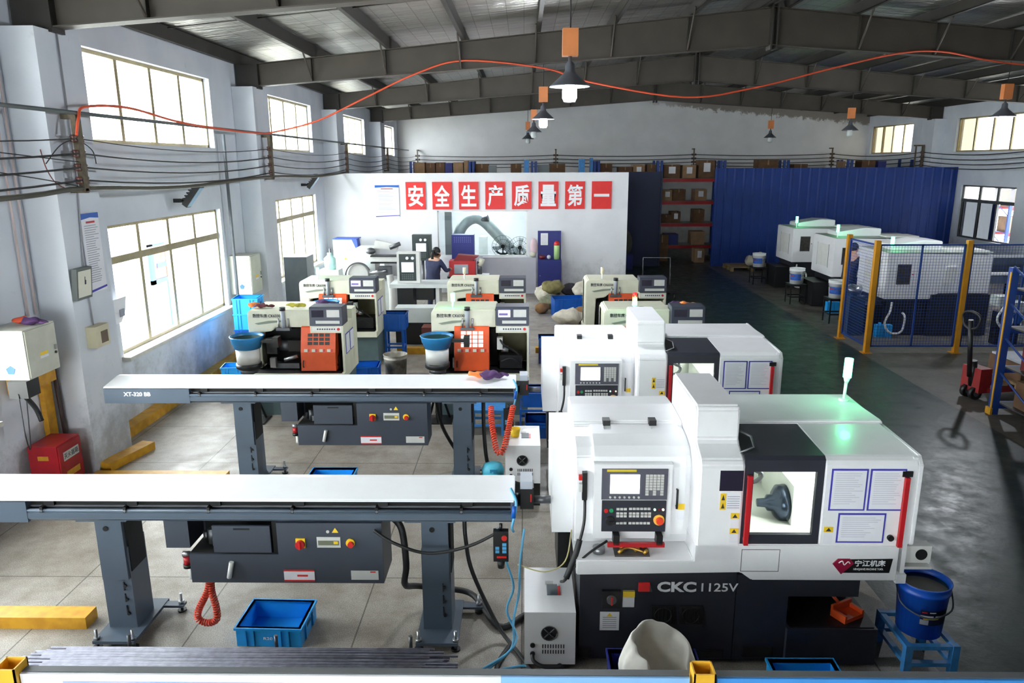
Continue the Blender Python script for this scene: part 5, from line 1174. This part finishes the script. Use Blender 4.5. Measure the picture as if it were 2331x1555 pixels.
# ------------------------------------------------------------------ people
def person(label, loc, rz, joints, top, hairtail, scale=1.0):
    """joints: named points (x right, y forward, z up); one continuous skinned body, clothing and hair as children"""
    E = [('pelvis', 'waist'), ('waist', 'chest'), ('chest', 'neck'), ('neck', 'head'), ('head', 'crown'),
         ('chest', 'shl'), ('shl', 'ell'), ('ell', 'wrl'), ('wrl', 'hal'), ('chest', 'shr'), ('shr', 'elr'), ('elr', 'wrr'), ('wrr', 'har'),
         ('pelvis', 'hpl'), ('hpl', 'knl'), ('knl', 'anl'), ('anl', 'tol'), ('pelvis', 'hpr'), ('hpr', 'knr'), ('knr', 'anr'), ('anr', 'tor')]
    Rad = dict(pelvis=.14, waist=.13, chest=.15, neck=.055, head=.095, crown=.085, shl=.065, shr=.065, ell=.045, elr=.045, wrl=.03, wrr=.03, hal=.04, har=.04, hpl=.09, hpr=.09, knl=.06, knr=.06, anl=.042, anr=.042, tol=.04, tor=.04)
    def skin_obj(name, keys, grow, m, parent=None):
        ks = [k for k in joints if k in keys]; me = bpy.data.meshes.new(name)
        me.from_pydata([joints[k] for k in ks], [(ks.index(a), ks.index(c)) for a, c in E if a in ks and c in ks], [])
        o = bpy.data.objects.new(name, me); COL.objects.link(o); me.materials.append(m)
        s = o.modifiers.new('skin', 'SKIN'); s.use_smooth_shade = True
        if not me.skin_vertices: me.attributes.new('skin', 'FLOAT', 'POINT')
        for i, k in enumerate(ks):
            if me.skin_vertices: me.skin_vertices[0].data[i].radius = (Rad[k]*grow,)*2; me.skin_vertices[0].data[i].use_root = (k == 'pelvis')
        ss = o.modifiers.new('sub', 'SUBSURF'); ss.levels = 1; ss.render_levels = 2
        if parent: o.parent = parent
        return o
    body = skin_obj('person', set(joints), 1.0, skin); body.location = loc; body.rotation_euler = (0, 0, rz); body.scale = (scale,)*3
    tag(body, label, 'person')
    cl = set(joints)-{'neck', 'head', 'crown', 'hal', 'har', 'tol', 'tor'}
    skin_obj('overalls', cl, 1.16, overall if top is None else top, body)
    h = Vector(joints['head']); c = Vector(joints['crown']); d = (c-h).normalized()
    b = B(); q = h+d*.05+Vector((0, -.022, 0)); b.ell(q, (.098, .102, .105), hair, 16)
    if hairtail:
        b.cyl(q+Vector((0, -.08, .02)), q+Vector((0, -.13, .0)), .03, hair, .045, n=10); b.tube([q+Vector((0, -.1, .01)), q+Vector((0, -.17, -.04)), q+Vector((0, -.17, -.16))], .032, hair)
    b.done('hair', body)
    b = B(); e = h+Vector((0, .085, .0))
    for s in (-1, 1): b.ell(e+Vector((s*.032, .0, .02)), (.012, .008, .008), textdark, 8); b.ell(h+Vector((s*.095, -.005, 0)), (.012, .02, .03), skin, 8)
    b.ell(e+Vector((0, .012, -.01)), (.013, .018, .022), skin, 8); b.ell(e+Vector((0, .002, -.05)), (.025, .008, .008), mat('lips', (160, 96, 88), .6, var=0), 8); b.done('face', body)
    for s, k in (('l', 'anl'), ('r', 'anr')):
        a = Vector(joints[k]); t_ = Vector(joints['to'+s]); b = B(); b.ell((a+t_)/2+Vector((0, .02, -.01)), (.055, .14, .05), blackp, 12); b.done('shoe', body)
    for k in ('hal', 'har'):
        p = Vector(joints[k]); w_ = Vector(joints['wr'+k[-1]]); d = (p-w_).normalized(); u = d.cross(Vector((0, 0, 1))).normalized()
        b = B()
        for i, ln in enumerate((.075, .085, .08, .062)): s0 = p+u*(i-1.5)*.018; b.tube([s0, s0+d*ln*.55, s0+d*ln*.8+Vector((0, 0, -.02))], .008, skin, n=6)
        sgn = 1 if k == 'hal' else -1; b.tube([p+u*.03*sgn-d*.02, p+u*.055*sgn+d*.015, p+u*.05*sgn+d*.045], .009, skin, n=6); b.done('fingers', body)
    return body
J1 = dict(pelvis=(0, 0, .92), waist=(0, .02, 1.05), chest=(0, .06, 1.27), neck=(.0, .11, 1.45), head=(.02, .16, 1.54), crown=(.02, .17, 1.63),
          shl=(-.17, .08, 1.36), ell=(-.24, .16, 1.12), wrl=(-.14, .36, 1.1), hal=(-.11, .43, 1.11), shr=(.17, .08, 1.36), elr=(.25, .2, 1.14), wrr=(.2, .42, 1.15), har=(.17, .49, 1.15),
          hpl=(-.09, 0, .86), knl=(-.1, .02, .48), anl=(-.1, -.02, .09), tol=(-.11, .12, .05), hpr=(.09, 0, .86), knr=(.1, .03, .48), anr=(.11, 0, .09), tor=(.12, .14, .05))
person('person with a dark ponytail in navy overalls bending toward the red tool box', (-2.12, 17.16, 0), R(-28), J1, None, True)
J2 = dict(J1); J2.update(neck=(0, .08, 1.47), head=(0, .1, 1.57), crown=(0, .1, 1.66))
person('person in dark navy work clothes standing behind the yellow posted mesh fence', (7.55, 17.35, 0), R(-65), J2, mat('navy_dark', (34, 38, 60), .8, var=.1), False, 1.02)

# ------------------------------------------------------------------ things by the white partition
def cabinet(name, label, loc, w_, d, h, m, doors=1, rz=0, knob=True, dm=None):
    t = thing(name, label, 'cabinet', loc, rz)
    b = B(); b.box(0, w_, 0, d, 0, h, m, .008); b.done('body', t)
    for k in range(doors):
        b = B(); b.box(w_*k/doors+.012, w_*(k+1)/doors-.012, -.014, 0, .05, h-.03, dm or m, .004); dr = b.done('door', t)
        if knob: b = B(); x = w_*(k+1)/doors-.07; b.box(x, x+.025, -.03, -.014, h*.5, h*.5+.1, blackp, .004); b.done('handle', dr)
    return t
t = cabinet('control_cabinet', 'tall pale control cabinet with a blue cloth on top, against the white partition', (-5.05, 19.7, 0), .62, .6, 1.62, palec)
b = B(); b.prism([(.28, 1.1), (.36, 1.1), (.32, 1.17)], 'y', -.018, -.014, yellows); b.done('warning_label', t)
b = B(); b.box(-.01, .63, -.02, .55, 1.621, 1.64, mat('cloth_blue', (70, 96, 190), .8, var=.08)); b.prism([(.5, 1.63), (.64, 1.63), (.66, 1.42), (.6, 1.4)], 'y', -.03, .3, mat('cloth_blue', (70, 96, 190)))
tag(b.done('blue_cloth', loc=(-5.05, 19.7, 0)), 'blue cloth hanging over the top of the tall pale cabinet', 'cloth')
cabinet('metal_cabinet', 'dark grey metal cabinet standing by the second low left window', (-5.2, 16.0, 0), .5, .55, 1.62, greyc)
t = thing('tool_cabinet', 'navy tool cabinet with a pegboard back against the white partition', 'cabinet', (.38, 20.4, 0))
b = B(); b.box(0, .64, 0, .42, .1, .98, navy, .008); b.box(0, .64, .36, .42, .98, 1.74, navy, .006)
for x in (.03, .55): b.box(x, x+.06, .05, .35, 0, .1, blackp)
b.done('body', t)
b = B(); b.box(.015, .625, -.014, 0, .13, .94, navy, .004); b.cyl((.06, -.03, .55), (.06, -.014, .55), .012, steel); b.done('door', t)
b = B(); b.box(.08, .28, .352, .36, 1.35, 1.68, paper)
for k in range(7): b.box(.1, .25, .35, .353, 1.39+k*.038, 1.394+k*.038, textgrey)
b.done('notice_sheet', t)
b = B(); b.lathe([(0, 0), (.075, 0), (.078, .36), (.07, .38), (0, .38)], (0, 0, 0), tfl, n=16); b.lathe([(.076, .38), (.08, .4), (.07, .46), (.03, .5), (0, .5)], (0, 0, 0), redb, n=16)
tag(b.done('thermos', loc=(.9, 20.6, .98)), 'lime green thermos with a red cap on the navy tool cabinet', 'thermos')
b = B(); b.lathe([(0, 0), (.06, 0), (.1, .1), (.09, .1), (.05, .01), (0, .01)], (0, 0, 0), mat('bowl_darkred', (120, 34, 48), .5), n=16); tag(b.done('bowl', loc=(.5, 20.6, .98)), 'dark red bowl on the navy tool cabinet', 'bowl')
b = B(); b.ell((0, 0, .06), (.06, .05, .06), paper, 10); tag(b.done('paper_cup', loc=(.68, 20.58, .98)), 'small white cup between the bowl and the thermos', 'cup')
b = B(); b.ell((0, 0, .2), (.1, .05, .24), mat('bag_pink', (236, 206, 214), .7, var=.06), 16); b.ell((-.03, -.02, .0), (.09, .05, .08), cream, 12); b.jitter(.02, 9, 2); tag(b.done('plastic_bag', loc=(.27, 20.72, 1.1)), 'pinkish plastic bag hanging left of the navy tool cabinet', 'bag')
b = B(); b.box(-1.15, .33, 20.72, 20.85, 0, 1.02, mat('panel_grey_lilac', (200, 200, 208), .6, var=.02), .004); tag(b.done('leaning_board'), 'grey panel leaning under the office window', 'panel')
def ctl(label, loc, rz, dark):
    t = thing('machine_control', label, 'control panel', loc, rz)
    b = B(); b.box(-.25, .25, -.1, .12, 0, .68, offwhite if not dark else mat('control_green_grey', (58, 66, 64), .5), .02); b.cyl((0, .05, -1.05), (0, .05, 0), .04, dsteel) if dark else None; b.done('housing', t)
    b = B(); b.box(-.2, .17, -.108, -.1, .05, .64, mat('control_face', (52, 62, 62), .4)); o = b.done('front_plate', t)
    b = B(); b.box(-.15, .12, -.114, -.106, .24, .46, mat('screen_paleblue', (196, 204, 224), .3, emit=.35, var=0)); b.done('screen', o)
    b = B(); b.cyl((-.02, -.12, .55), (-.02, -.106, .55), .035, textwhite); b.done('dial', o); b = B(); b.cyl((.1, -.12, .55), (.1, -.106, .55), .035, textwhite); b.done('dial', o)
    b = B()
    for r in range(3):
        for c in range(6): b.box(-.15+c*.045, -.12+c*.045, -.113, -.106, .08+r*.045, .11+r*.045, mat('key_dark', (96, 104, 104), .5, var=0))
    b.done('key_block', o); return t
ctl('grey framed control panel with two round dials, left of the person in overalls', (-2.55, 16.42, 1.003), 0, False)
ctl('dark green control panel further back beside the office window', (-2.72, 19.9, 1.05), 0, True)
t = thing('work_table', 'pale work table on a black pedestal below the grey framed control panel', 'table', (-2.95, 16.12, 0))
b = B(); b.box(0, 1.5, 0, .7, .92, 1.0, palec, .01); b.done('table_top', t)
b = B(); b.box(.15, .5, .1, .6, .12, .92, blackp, .02); b.box(.05, .6, .05, .65, 0, .12, blackp, .02); b.box(.55, .95, .2, .6, .62, .9, blackp, .01); b.done('pedestal', t)
b = B(); b.box(1.0, 1.08, .1, .6, 0, .92, offwhite); b.done('leg', t)
t = thing('surface_grinder', 'pale grey grinding machine with a curved wheel guard beside the tall pale cabinet', 'grinder', (-4.15, 17.6, 0))
b = B(); b.box(0, 1.15, 0, .8, 0, .85, palec, .03); b.box(.1, .55, .3, .9, .85, 1.6, palec, .04); b.done('body', t)
b = B(); b.prism([(.0, .9)]+[(.22+.24*math.cos(R(a)), 1.02+.26*math.sin(R(a))) for a in range(170, -11, -12)]+[(.46, .9)], 'y', -.12, .14, offwhite, .01); b.tube([(.0+.23+.3*math.cos(R(a)), -.15, 1.0+.3*math.sin(R(a))) for a in range(180, 20, -12)], .02, dsteel); b.done('wheel_guard', t)
b = B(); b.box(.5, 1.2, .05, .3, 1.3, 1.42, offwhite, .01); b.box(.5, 1.2, .02, .3, 1.42, 1.45, blackp); b.box(.5, 1.2, .02, .3, 1.26, 1.29, blackp); b.ell((.5, .1, 1.55), (.12, .1, .08), dsteel); b.prism([(.55, 1.6), (1.1, 1.55), (1.15, 1.68), (.6, 1.8)], 'y', .2, .4, offwhite, .01); b.cyl((.95, .15, 1.62), (1.2, .15, 1.72), .05, dsteel); b.done('spindle_head', t)
b = B(); b.box(.7, 1.0, -.1, .1, .9, 1.2, dsteel, .02); b.cyl((.5, -.1, 1.05), (.9, -.1, 1.1), .05, steel); b.tube([(1.0, -.05, .1), (1.02, -.1, .6), (.95, -.05, 1.0)], .09, offwhite); b.done('work_head', t)
t = thing('tool_box', 'red tool box machine with a grey front panel beside the person in overalls', 'tool box', (-1.78, 17.6, 0))
b = B(); b.box(0, .62, 0, .4, .95, 1.32, red, .01); b.prism([(.1, 1.32), (.55, 1.32), (.7, 1.42), (.2, 1.46)], 'y', .05, .35, mat('red_dark', (128, 26, 36), .5)); b.done('body', t)
b = B(); b.box(.12, .45, -.008, 0, 1.02, 1.24, silver); b.done('front_plate', t)
b = B(); b.box(.02, .12, .1, .3, .0, .95, blackp); b.box(.45, .58, .1, .3, .0, .95, blackp); b.box(-.05, .68, .02, .38, .9, .95, blackp); b.done('stand', t)
b = B(); b.cyl((.72, .1, .95), (.72, .1, 1.3), .06, dsteel); b.cyl((.72, .1, 1.2), (.78, .1, 1.36), .07, cream); b.box(.66, .95, -.05, .2, .92, 1.0, palec, .01); b.done('vise', t)
t = thing('pegboard_cabinet', 'navy perforated board cabinet standing before the office window', 'cabinet', (-1.95, 20.1, 0))
b = B(); b.box(0, .6, 0, .35, 0, 1.7, navy, .008); b.done('body', t)
b = B()
for r in range(4):
    for c in range(9): b.box(.07+c*.053, .09+c*.053, -.003, 0, 1.5+r*.04, 1.515+r*.04, mat('perforation', (120, 126, 190), .5, var=0))
b.done('perforation', t)
b = B(); b.box(-4.1, -3.75, 19.9, 20.3, 0, 1.0, palec, .02); tag(b.done('side_cabinet'), 'low pale cabinet tucked behind the grinding machine', 'cabinet')
t = thing('arm_lamp', 'long grey rod leaning on the tall pale cabinet', 'rod', (-5.0, 19.45, 0)); b = B(); b.cyl((0, 0, 0), (-.12, .15, 1.4), .025, dsteel); b.done('rod', t)
b = B(); b.lathe([(0, 0), (.14, 0), (.15, .28), (.06, .36), (.06, .42), (0, .42)], (0, 0, 0), mat('water_bottle', (170, 214, 206), .2, var=.03)); tag(b.done('water_bottle', loc=(-4.95, 18.9, .95)), 'pale green water bottle below the second low window', 'bottle')
b = B(); b.box(-5.2, -4.7, 18.7, 19.15, 0, .95, palec, .02); tag(b.done('bottle_stand'), 'pale stand under the water bottle by the second low window', 'stand')
b = B(); b.box(-2.6, -1.5, 14.7, 15.1, .45, .75, palec, .01); b.box(-2.6, -1.5, 14.7, 15.1, 0, .45, blackp, .01); tag(b.done('bench'), 'long pale bench across the passage behind the front row of lathes', 'bench')
b = B(); b.box(-1.98, -1.6, 14.0, 14.35, .35, .5, mat('brown_box', (112, 52, 44), .7), .01); 
for x in (-1.95, -1.66): b.box(x, x+.03, 14.05, 14.3, 0, .35, blackp)
tag(b.done('brown_stool'), 'low dark red stool by the yellow rail in the passage', 'stool')
# sacks
def sack(label, loc, s, m, seed, rz=0, rx=0):
    b = B(); b.ell((0, 0, 0), (.36*s, .24*s, .17*s), m, 20)
    for v in b.bm.verts:
        if v.co.x > .2*s: v.co.y *= .6; v.co.z *= .75
    b.jitter(.09*s, 4/s, seed); b.jitter(.03*s, 13/s, seed+3); z = min(v.co.z for v in b.bm.verts)
    for v in b.bm.verts: v.co.z -= z
    tag(b.done('sack', loc=loc, rot=(rx, 0, rz)), label, 'sack', 'sacks piled by the white partition')
sack('white woven sack standing at the left of the pile by the partition', (.55, 19.2, 0), 1.1, sackm, 1, R(70)); sack('olive topped sack lying on the pile before the navy cabinet', (.75, 19.0, .28), .9, mat('sack_olive', (150, 140, 92), .85, var=.2), 2, R(20))
sack('grey green sack at the front of the pile above the tipped blue crate', (.65, 18.5, 0), 1.1, mat('sack_greygreen', (140, 142, 118), .85, var=.2), 3, R(100)); sack('brown sack lying right of the tipped blue crate', (1.35, 16.9, 0), 1.0, sackb, 4, R(50))
sack('flattened white and blue sack on the floor before the tipped blue crate', (1.0, 16.35, 0), 1.05, sackm, 5, R(15)); sack('upright white sack behind the tipped blue crate', (1.5, 19.0, .1), 1.2, sackm, 6, R(80)); sack('dark bag at the back of the pile', (1.25, 19.6, .1), .9, mat('bag_dark', (44, 40, 50), .8), 7, R(30)); sack('tan sack at the left foot of the pile', (.45, 17.9, 0), .7, sackb, 8, R(60)); sack('small tan sack at the right by the steel trolley', (1.6, 15.9, 0), .55, sackm, 9)
t = thing('steel_trolley', 'small grey steel trolley with a dark cable reel left of the signal tower lathe', 'trolley', (.72, 11.9, 0))
b = B()
for x in (0, .42):
    for y in (0, .4): b.cyl((x, y, .03), (x, y, .85), .02, dsteel, n=8)
for z in (.12, .85): b.box(-.02, .44, -.02, .42, z, z+.02, dsteel)
b.done('frame', t); b = B(); b.cyl((.1, .2, .45), (.34, .2, .5), .2, blackp); b.box(.1, .3, .1, .3, .14, .3, blackp, .02); b.done('reel', t)
b = B(); b.ell((3.35, 25.6, .9), (.35, .2, .5), mat('shade_olive', (70, 70, 62), .8, var=.15), 14); b.box(3.0, 3.7, 25.4, 25.9, 0, .5, navy, .02); tag(b.done('covered_bin'), 'dark covered bin against the flat dark blue sheet wall', 'bin')
t = thing('pull_cart', 'thin framed pull cart in the shaded aisle beside the back row lathe', 'cart', (3.3, 20.6, 0))
b = B(); b.tube([(0, 0, .25), (0, .1, 1.0), (.75, .1, 1.0), (.75, 0, .25)], .018, dsteel, straight=True, n=6); b.box(0, .75, -1.0, .02, .2, .26, blackp)
for x in (.05, .7):
    for y in (-.9, -.1): b.cyl((x-.02, y, .09), (x+.02, y, .09), .09, blackp, n=12)
b.done('frame', t)

# ------------------------------------------------------------------ right hand machines seen from behind
def back_machine(label, loc):
    t = thing('turning_machine', label, 'machine', loc, group='white machines by the blue wall')
    b = B(); b.prism([(0, .78), (.95, .78), (1.1, .9), (2.15, .9), (2.15, 1.7), (0, 1.74)], 'y', 0, 1.35, white, .015); o = b.done('cover', t)
    b = B(); b.box(.02, 2.15, -.0, 1.3, 1.735, 1.75, mat('roof_plate', (150, 160, 150), .5)); b.prism([(.3, 1.72), (.3, 1.85), (.95, 1.95), (1.35, 1.93), (1.35, 1.72)], 'y', .5, 1.25, white, .015); b.box(1.3, 2.1, .1, .7, 1.7, 1.78, offwhite, .01); b.done('roof_cover', t)
    b = B(); b.box(.22, .48, -.006, .01, 1.1, 1.5, mat('back_window', (66, 62, 58), .3, var=.25, scale=14)); b.box(.21, .49, -.003, .008, 1.09, 1.51, dsteel); b.cyl((.53, -.02, 1.3), (.53, 0, 1.3), .012, redb); b.done('back_window', t)
    b = B(); b.box(-.006, .0, .3, 1.0, 1.0, 1.55, offwhite)
    for q in ((.29, .295, .98, 1.56), (1.0, 1.005, .98, 1.56)): b.box(-.008, 0, q[0], q[1], q[2], q[3], dsteel)
    b.done('end_door', t)
    b = B(); b.box(1.2, 1.42, -.03, 0, 1.12, 1.46, offwhite, .006); b.done('breaker_box', t)
    b = B(); b.box(.1, 2.15, .05, 1.3, .02, .88, mat('base_dark', (30, 32, 38), .5), .01); b.box(.95, 2.15, -.05, .3, .02, .88, mat('base_dark', (30, 32, 38)), .01); b.box(-.35, .3, .2, 1.1, .02, .62, blackp, .02); b.done('base', t)
    b = B(); b.tube([(.15, -.05, .72), (.1, -.12, .55), (.0, -.15, .3), (.12, -.16, .1), (.35, -.16, .12), (.42, -.12, .4), (.4, -.03, .5)], .022, offwhite); b.done('hose', t)
    b = B(); b.cyl((.12, .15, 1.74), (.12, .15, 1.88), .014, white); s = b.done('signal_lamp', t)
    b = B(); b.cyl((.12, .15, 1.88), (.12, .15, 2.06), .035, greenon); plabel(b.done('lens', s), 'lit green lens')
    light('signal_glow', 'POINT', (.2, .1, 1.98), 1.5, (.1, 1, .4), .04, t)
    return t
BM = back_machine('white machine inside the yellow posted mesh fence', (7.5, 15.45, 0))
dup(BM, (7.62, 18.5, 0), 'white machine just behind the fenced one, middle of the three')
dup(BM, (7.62, 21.35, 0), 'white machine farthest back against the blue sheet wall')
dup(F1, (9.9, 16.35, 0), 'bar feeder behind the mesh fence at the right edge, reached by the fenced machine', rz=R(180))
dup(F1, (10.02, 19.35, 0), 'bar feeder with a dark trough running to the right edge above the fenced one', rz=R(180))
# fence
def fpanel(label, p0, p1, z0=.12, z1=2.08, mid=True):
    p0 = Vector((*p0, 0)); p1 = Vector((*p1, 0)); d = (p1-p0); L = d.length; a = math.atan2(d.y, d.x)
    t = thing('mesh_fence', label, 'fence', p0, a, 'blue mesh fence panels')
    b = B()
    for z in (z0, z1-.03): b.box(.04, L-.04, -.015, .015, z, z+.03, bluepost)
    for x in ([.04, L-.07]+([L/2-.02] if mid else [])): b.box(x, x+.03, -.015, .015, z0, z1, bluepost)
    b.done('frame', t)
    b = B(); n = int(L/.055)
    for k in range(1, n): x = L*k/n; b.box(x-.0022, x+.0022, -.002, .002, z0, z1, bluepost)
    n = int((z1-z0)/.055)
    for k in range(1, n): z = z0+(z1-z0)*k/n; b.box(.04, L-.04, -.004, 0, z-.0022, z+.0022, bluepost)
    b.done('wire_mesh', t); return t
fpanel('narrow blue mesh fence panel running back along the aisle', (6.57, 14.03), (6.57, 15.2), mid=False)
fpanel('wide blue mesh fence panel with a middle bar facing the viewer', (6.58, 14.0), (8.24, 14.0))
fpanel('blue mesh fence panel at the right edge behind the blue rack post', (8.28, 14.0), (10.4, 14.0))
for x, y, lb in ((6.57, 15.22, 'slim looking yellow fence post farthest back along the aisle'), (6.57, 14.0, 'yellow fence post at the corner of the mesh fence'), (8.26, 14.0, 'yellow fence post right of the wide mesh panel')):
    t = thing('fence_post', lb, 'post', (x, y, 0), group='yellow fence posts'); b = B(); b.box(-.045, .045, -.045, .045, 0, 2.15, mat('post_amber', (206, 142, 28), .45, var=.06), .004); b.done('post', t); b = B(); b.box(-.09, .09, -.09, .09, 0, .012, mat('post_amber', (206, 142, 28))); b.done('base_plate', t)
# buckets, pallet and chip trolleys beside the white machines
wb = mat('bucket_white', (226, 228, 230), .45, var=.04)
def blu(cy): cy(200, 300, .1, .26, mat('label_blue', (44, 96, 190), .5, var=.15, scale=20)); cy(205, 240, .2, .23, redb, 1.004)
for lb, x, y, z in (('white bucket with a blue label farthest back by the wooden pallet', 7.03, 22.4, .5), ('white bucket with blue writing in front of the middle white machine', 7.03, 19.2, .5), ('white and blue bucket just behind the first yellow fence post', 7.1, 16.85, .55)):
    bucket(lb, (x, y, z+.015), .19, .4, wb, blu, True, R(-15)); stand('thin black stand under the %s' % {22.4: 'bucket by the wooden pallet', 19.2: 'bucket before the middle white machine', 16.85: 'bucket behind the first fence post'}[y], (x-.2, y-.2, 0), .4, .4, z, blackp, tk=.025, top=True)
for lb, x, y in (('bright blue canister on the floor between the back machines', 7.35, 17.9), ('pair of bright blue canisters low behind the corner fence post', 7.35, 15.3)):
    b = B(); b.box(0, .16, 0, .14, 0, .26, bluecr, .02); b.box(.18, .32, 0, .14, 0, .26, bluecr, .02); b.cyl((.08, .07, .26), (.08, .07, .3), .03, bluecr); tag(b.done('canister', loc=(x, y, .0)), lb, 'canister')
t = thing('pallet', 'wooden pallet on the floor by the blue sheet wall', 'pallet', (6.9, 24.9, 0))
b = B()
for k in range(6): b.box(0, 1.5, k*.19, k*.19+.14, .12, .145, wood)
b.done('deck', t); b = B()
for x in (0, .7, 1.4):
    for y in (0, .45, .9): b.box(x, x+.1, y, y+.14, .0, .12, wood)
b.done('blocks', t)
sack('pale sacks heaped on the wooden pallet', (7.8, 25.2, .146), 1.1, sackm, 12, R(20))
b = B(); b.ell((6.97, 15.68, .95), (.17, .2, .11), steel, 12); b.jitter(.05, 8, 3); tag(b.done('swarf_heap'), 'bright heap of metal turnings behind the corner fence post', 'turnings', kind='stuff')
b = B(); b.box(6.8, 7.13, 15.45, 15.9, .0, .84, mat('bin_bluegrey', (44, 66, 92), .5), .02); tag(b.done('chip_bin'), 'blue grey bin holding the heap of metal turnings', 'bin')
# blue rack with the yellow strip at the right edge
t = thing('storage_rack', 'blue rack with a yellow edged upright at the right edge of the picture', 'rack', (6.78, 9.4, 0))
b = B(); b.box(0, .1, 0, .09, 0, 2.14, bluepost, .004); b.box(0, .1, 1.0, 1.09, 0, 2.14, bluepost, .004)
for k in range(4): b.cyl((.05, .05, .2+k*.5), (.05, 1.05, .2+k*.5+.45), .015, bluepost, n=6)
b.done('upright', t)
b = B(); b.box(-.012, .0, 1.0, 1.03, .03, 2.08, mat('strip_yellow', (214, 158, 40), .5, var=.08)); b.box(-.03, .0, .98, 1.1, 0, .1, yellow); b.done('edge_strip', t)
b = B(); b.box(2.6, 2.7, 0, .09, 0, 2.14, bluepost); b.box(2.6, 2.7, 1.0, 1.09, 0, 2.14, bluepost); b.done('upright', t)
for z in (.18, .72, 1.3, 1.85):
    b = B(); b.box(.1, 2.6, .01, .06, z-.1, z, bluepost if z > .5 else rackred); b.box(.1, 2.6, 1.03, 1.08, z-.1, z, bluepost); b.box(.1, 2.6, .06, 1.03, z-.02, z, mat('shelf_dark', (60, 56, 54), .6)); b.done('shelf', t)
for k, (x, z, w_, h, m) in enumerate(((.16, .185, .5, .38, cardb), (.75, .185, .55, .3, cardb), (.18, .725, .5, .4, mat('box_maroon', (110, 34, 34), .6)), (.72, .725, .5, .35, cardb), (.2, 1.305, .5, .36, cardb2), (.8, 1.305, .45, .4, navy))):
    carton('box on the blue rack at the right edge, %s shelf, %s one' % (('bottom', 'bottom', 'second', 'second', 'third', 'third')[k], ('left', 'right')[k % 2]), 6.78+x, 9.6, z, w_, .6, h, m, group='boxes on the right edge rack')
# pallet jack and its load
t = thing('pallet_jack', 'red pallet jack with a black handle beside the blue rack', 'pallet jack', (6.95, 11.2, 0), R(-78))
b = B(); b.box(-.18, .18, -.05, .15, .12, .5, mat('jack_red', (150, 34, 34), .5, var=.1), .02); b.box(-.25, -.1, .1, 1.2, .14, .2, mat('jack_red', (150, 34, 34)), .01); b.box(.1, .25, .1, 1.2, .14, .2, mat('jack_red', (150, 34, 34)), .01); b.done('chassis', t)
b = B(); b.cyl((0, -.08, .35), (.03, -.22, 1.25), .035, blackp); b.tube([(.0, -.2, 1.1), (.16, -.21, 1.16), (.2, -.22, 1.32), (.04, -.23, 1.38), (-.12, -.22, 1.32), (-.09, -.21, 1.16), (.02, -.2, 1.1)], .02, blackp); b.cyl((0, 0, .2), (0, -.05, .6), .06, blackp); b.done('handle', t)
for x in (-.11, .05): b = B(); b.cyl((x, -.02, .1), (x+.07, -.02, .1), .1, blackp, n=18); b.cyl((x-.003, -.02, .1), (x+.073, -.02, .1), .05, dsteel, n=12); b.done('wheel', t)
t = thing('pallet', 'wooden pallet carried on the red pallet jack', 'pallet', (7.36, 10.75, .204)); b = B(); b.box(0, 1.0, 0, .9, .1, .14, wood); b.done('deck', t); b = B()
for x in (0, .45, .9):
    for y in (0, .4, .8): b.box(x, x+.1, y, y+.1, 0, .1, wood)
b.done('blocks', t)
b = B(); b.box(7.4, 8.3, 10.8, 11.6, .35, .62, cardb, .01); b.box(7.42, 8.28, 10.82, 11.58, .62, .65, silver); tag(b.done('carton'), 'flat carton with a grey lid on the pallet jack load', 'carton')
t = thing('drum_pump', 'small pale pump box with pale and blue hoses behind the pallet jack handle', 'pump', (9.35, 14.6, 0))
b = B(); b.box(0, .26, 0, .3, .78, .98, palec, .02); b.box(.26, .55, .0, .3, .66, .86, palec, .02); b.box(.05, .5, .05, .25, .0, .66, blackp, .02); b.done('housing', t); b = B(); b.tube([(.1, -.03, .8), (-.06, -.1, .55), (.08, -.15, .35), (.24, -.1, .5), (.22, -.03, .66)], .022, offwhite); b.done('hose', t); b = B(); b.cyl((.38, -.03, .55), (.38, .0, .55), .11, bluedk); b.done('gauge', t)
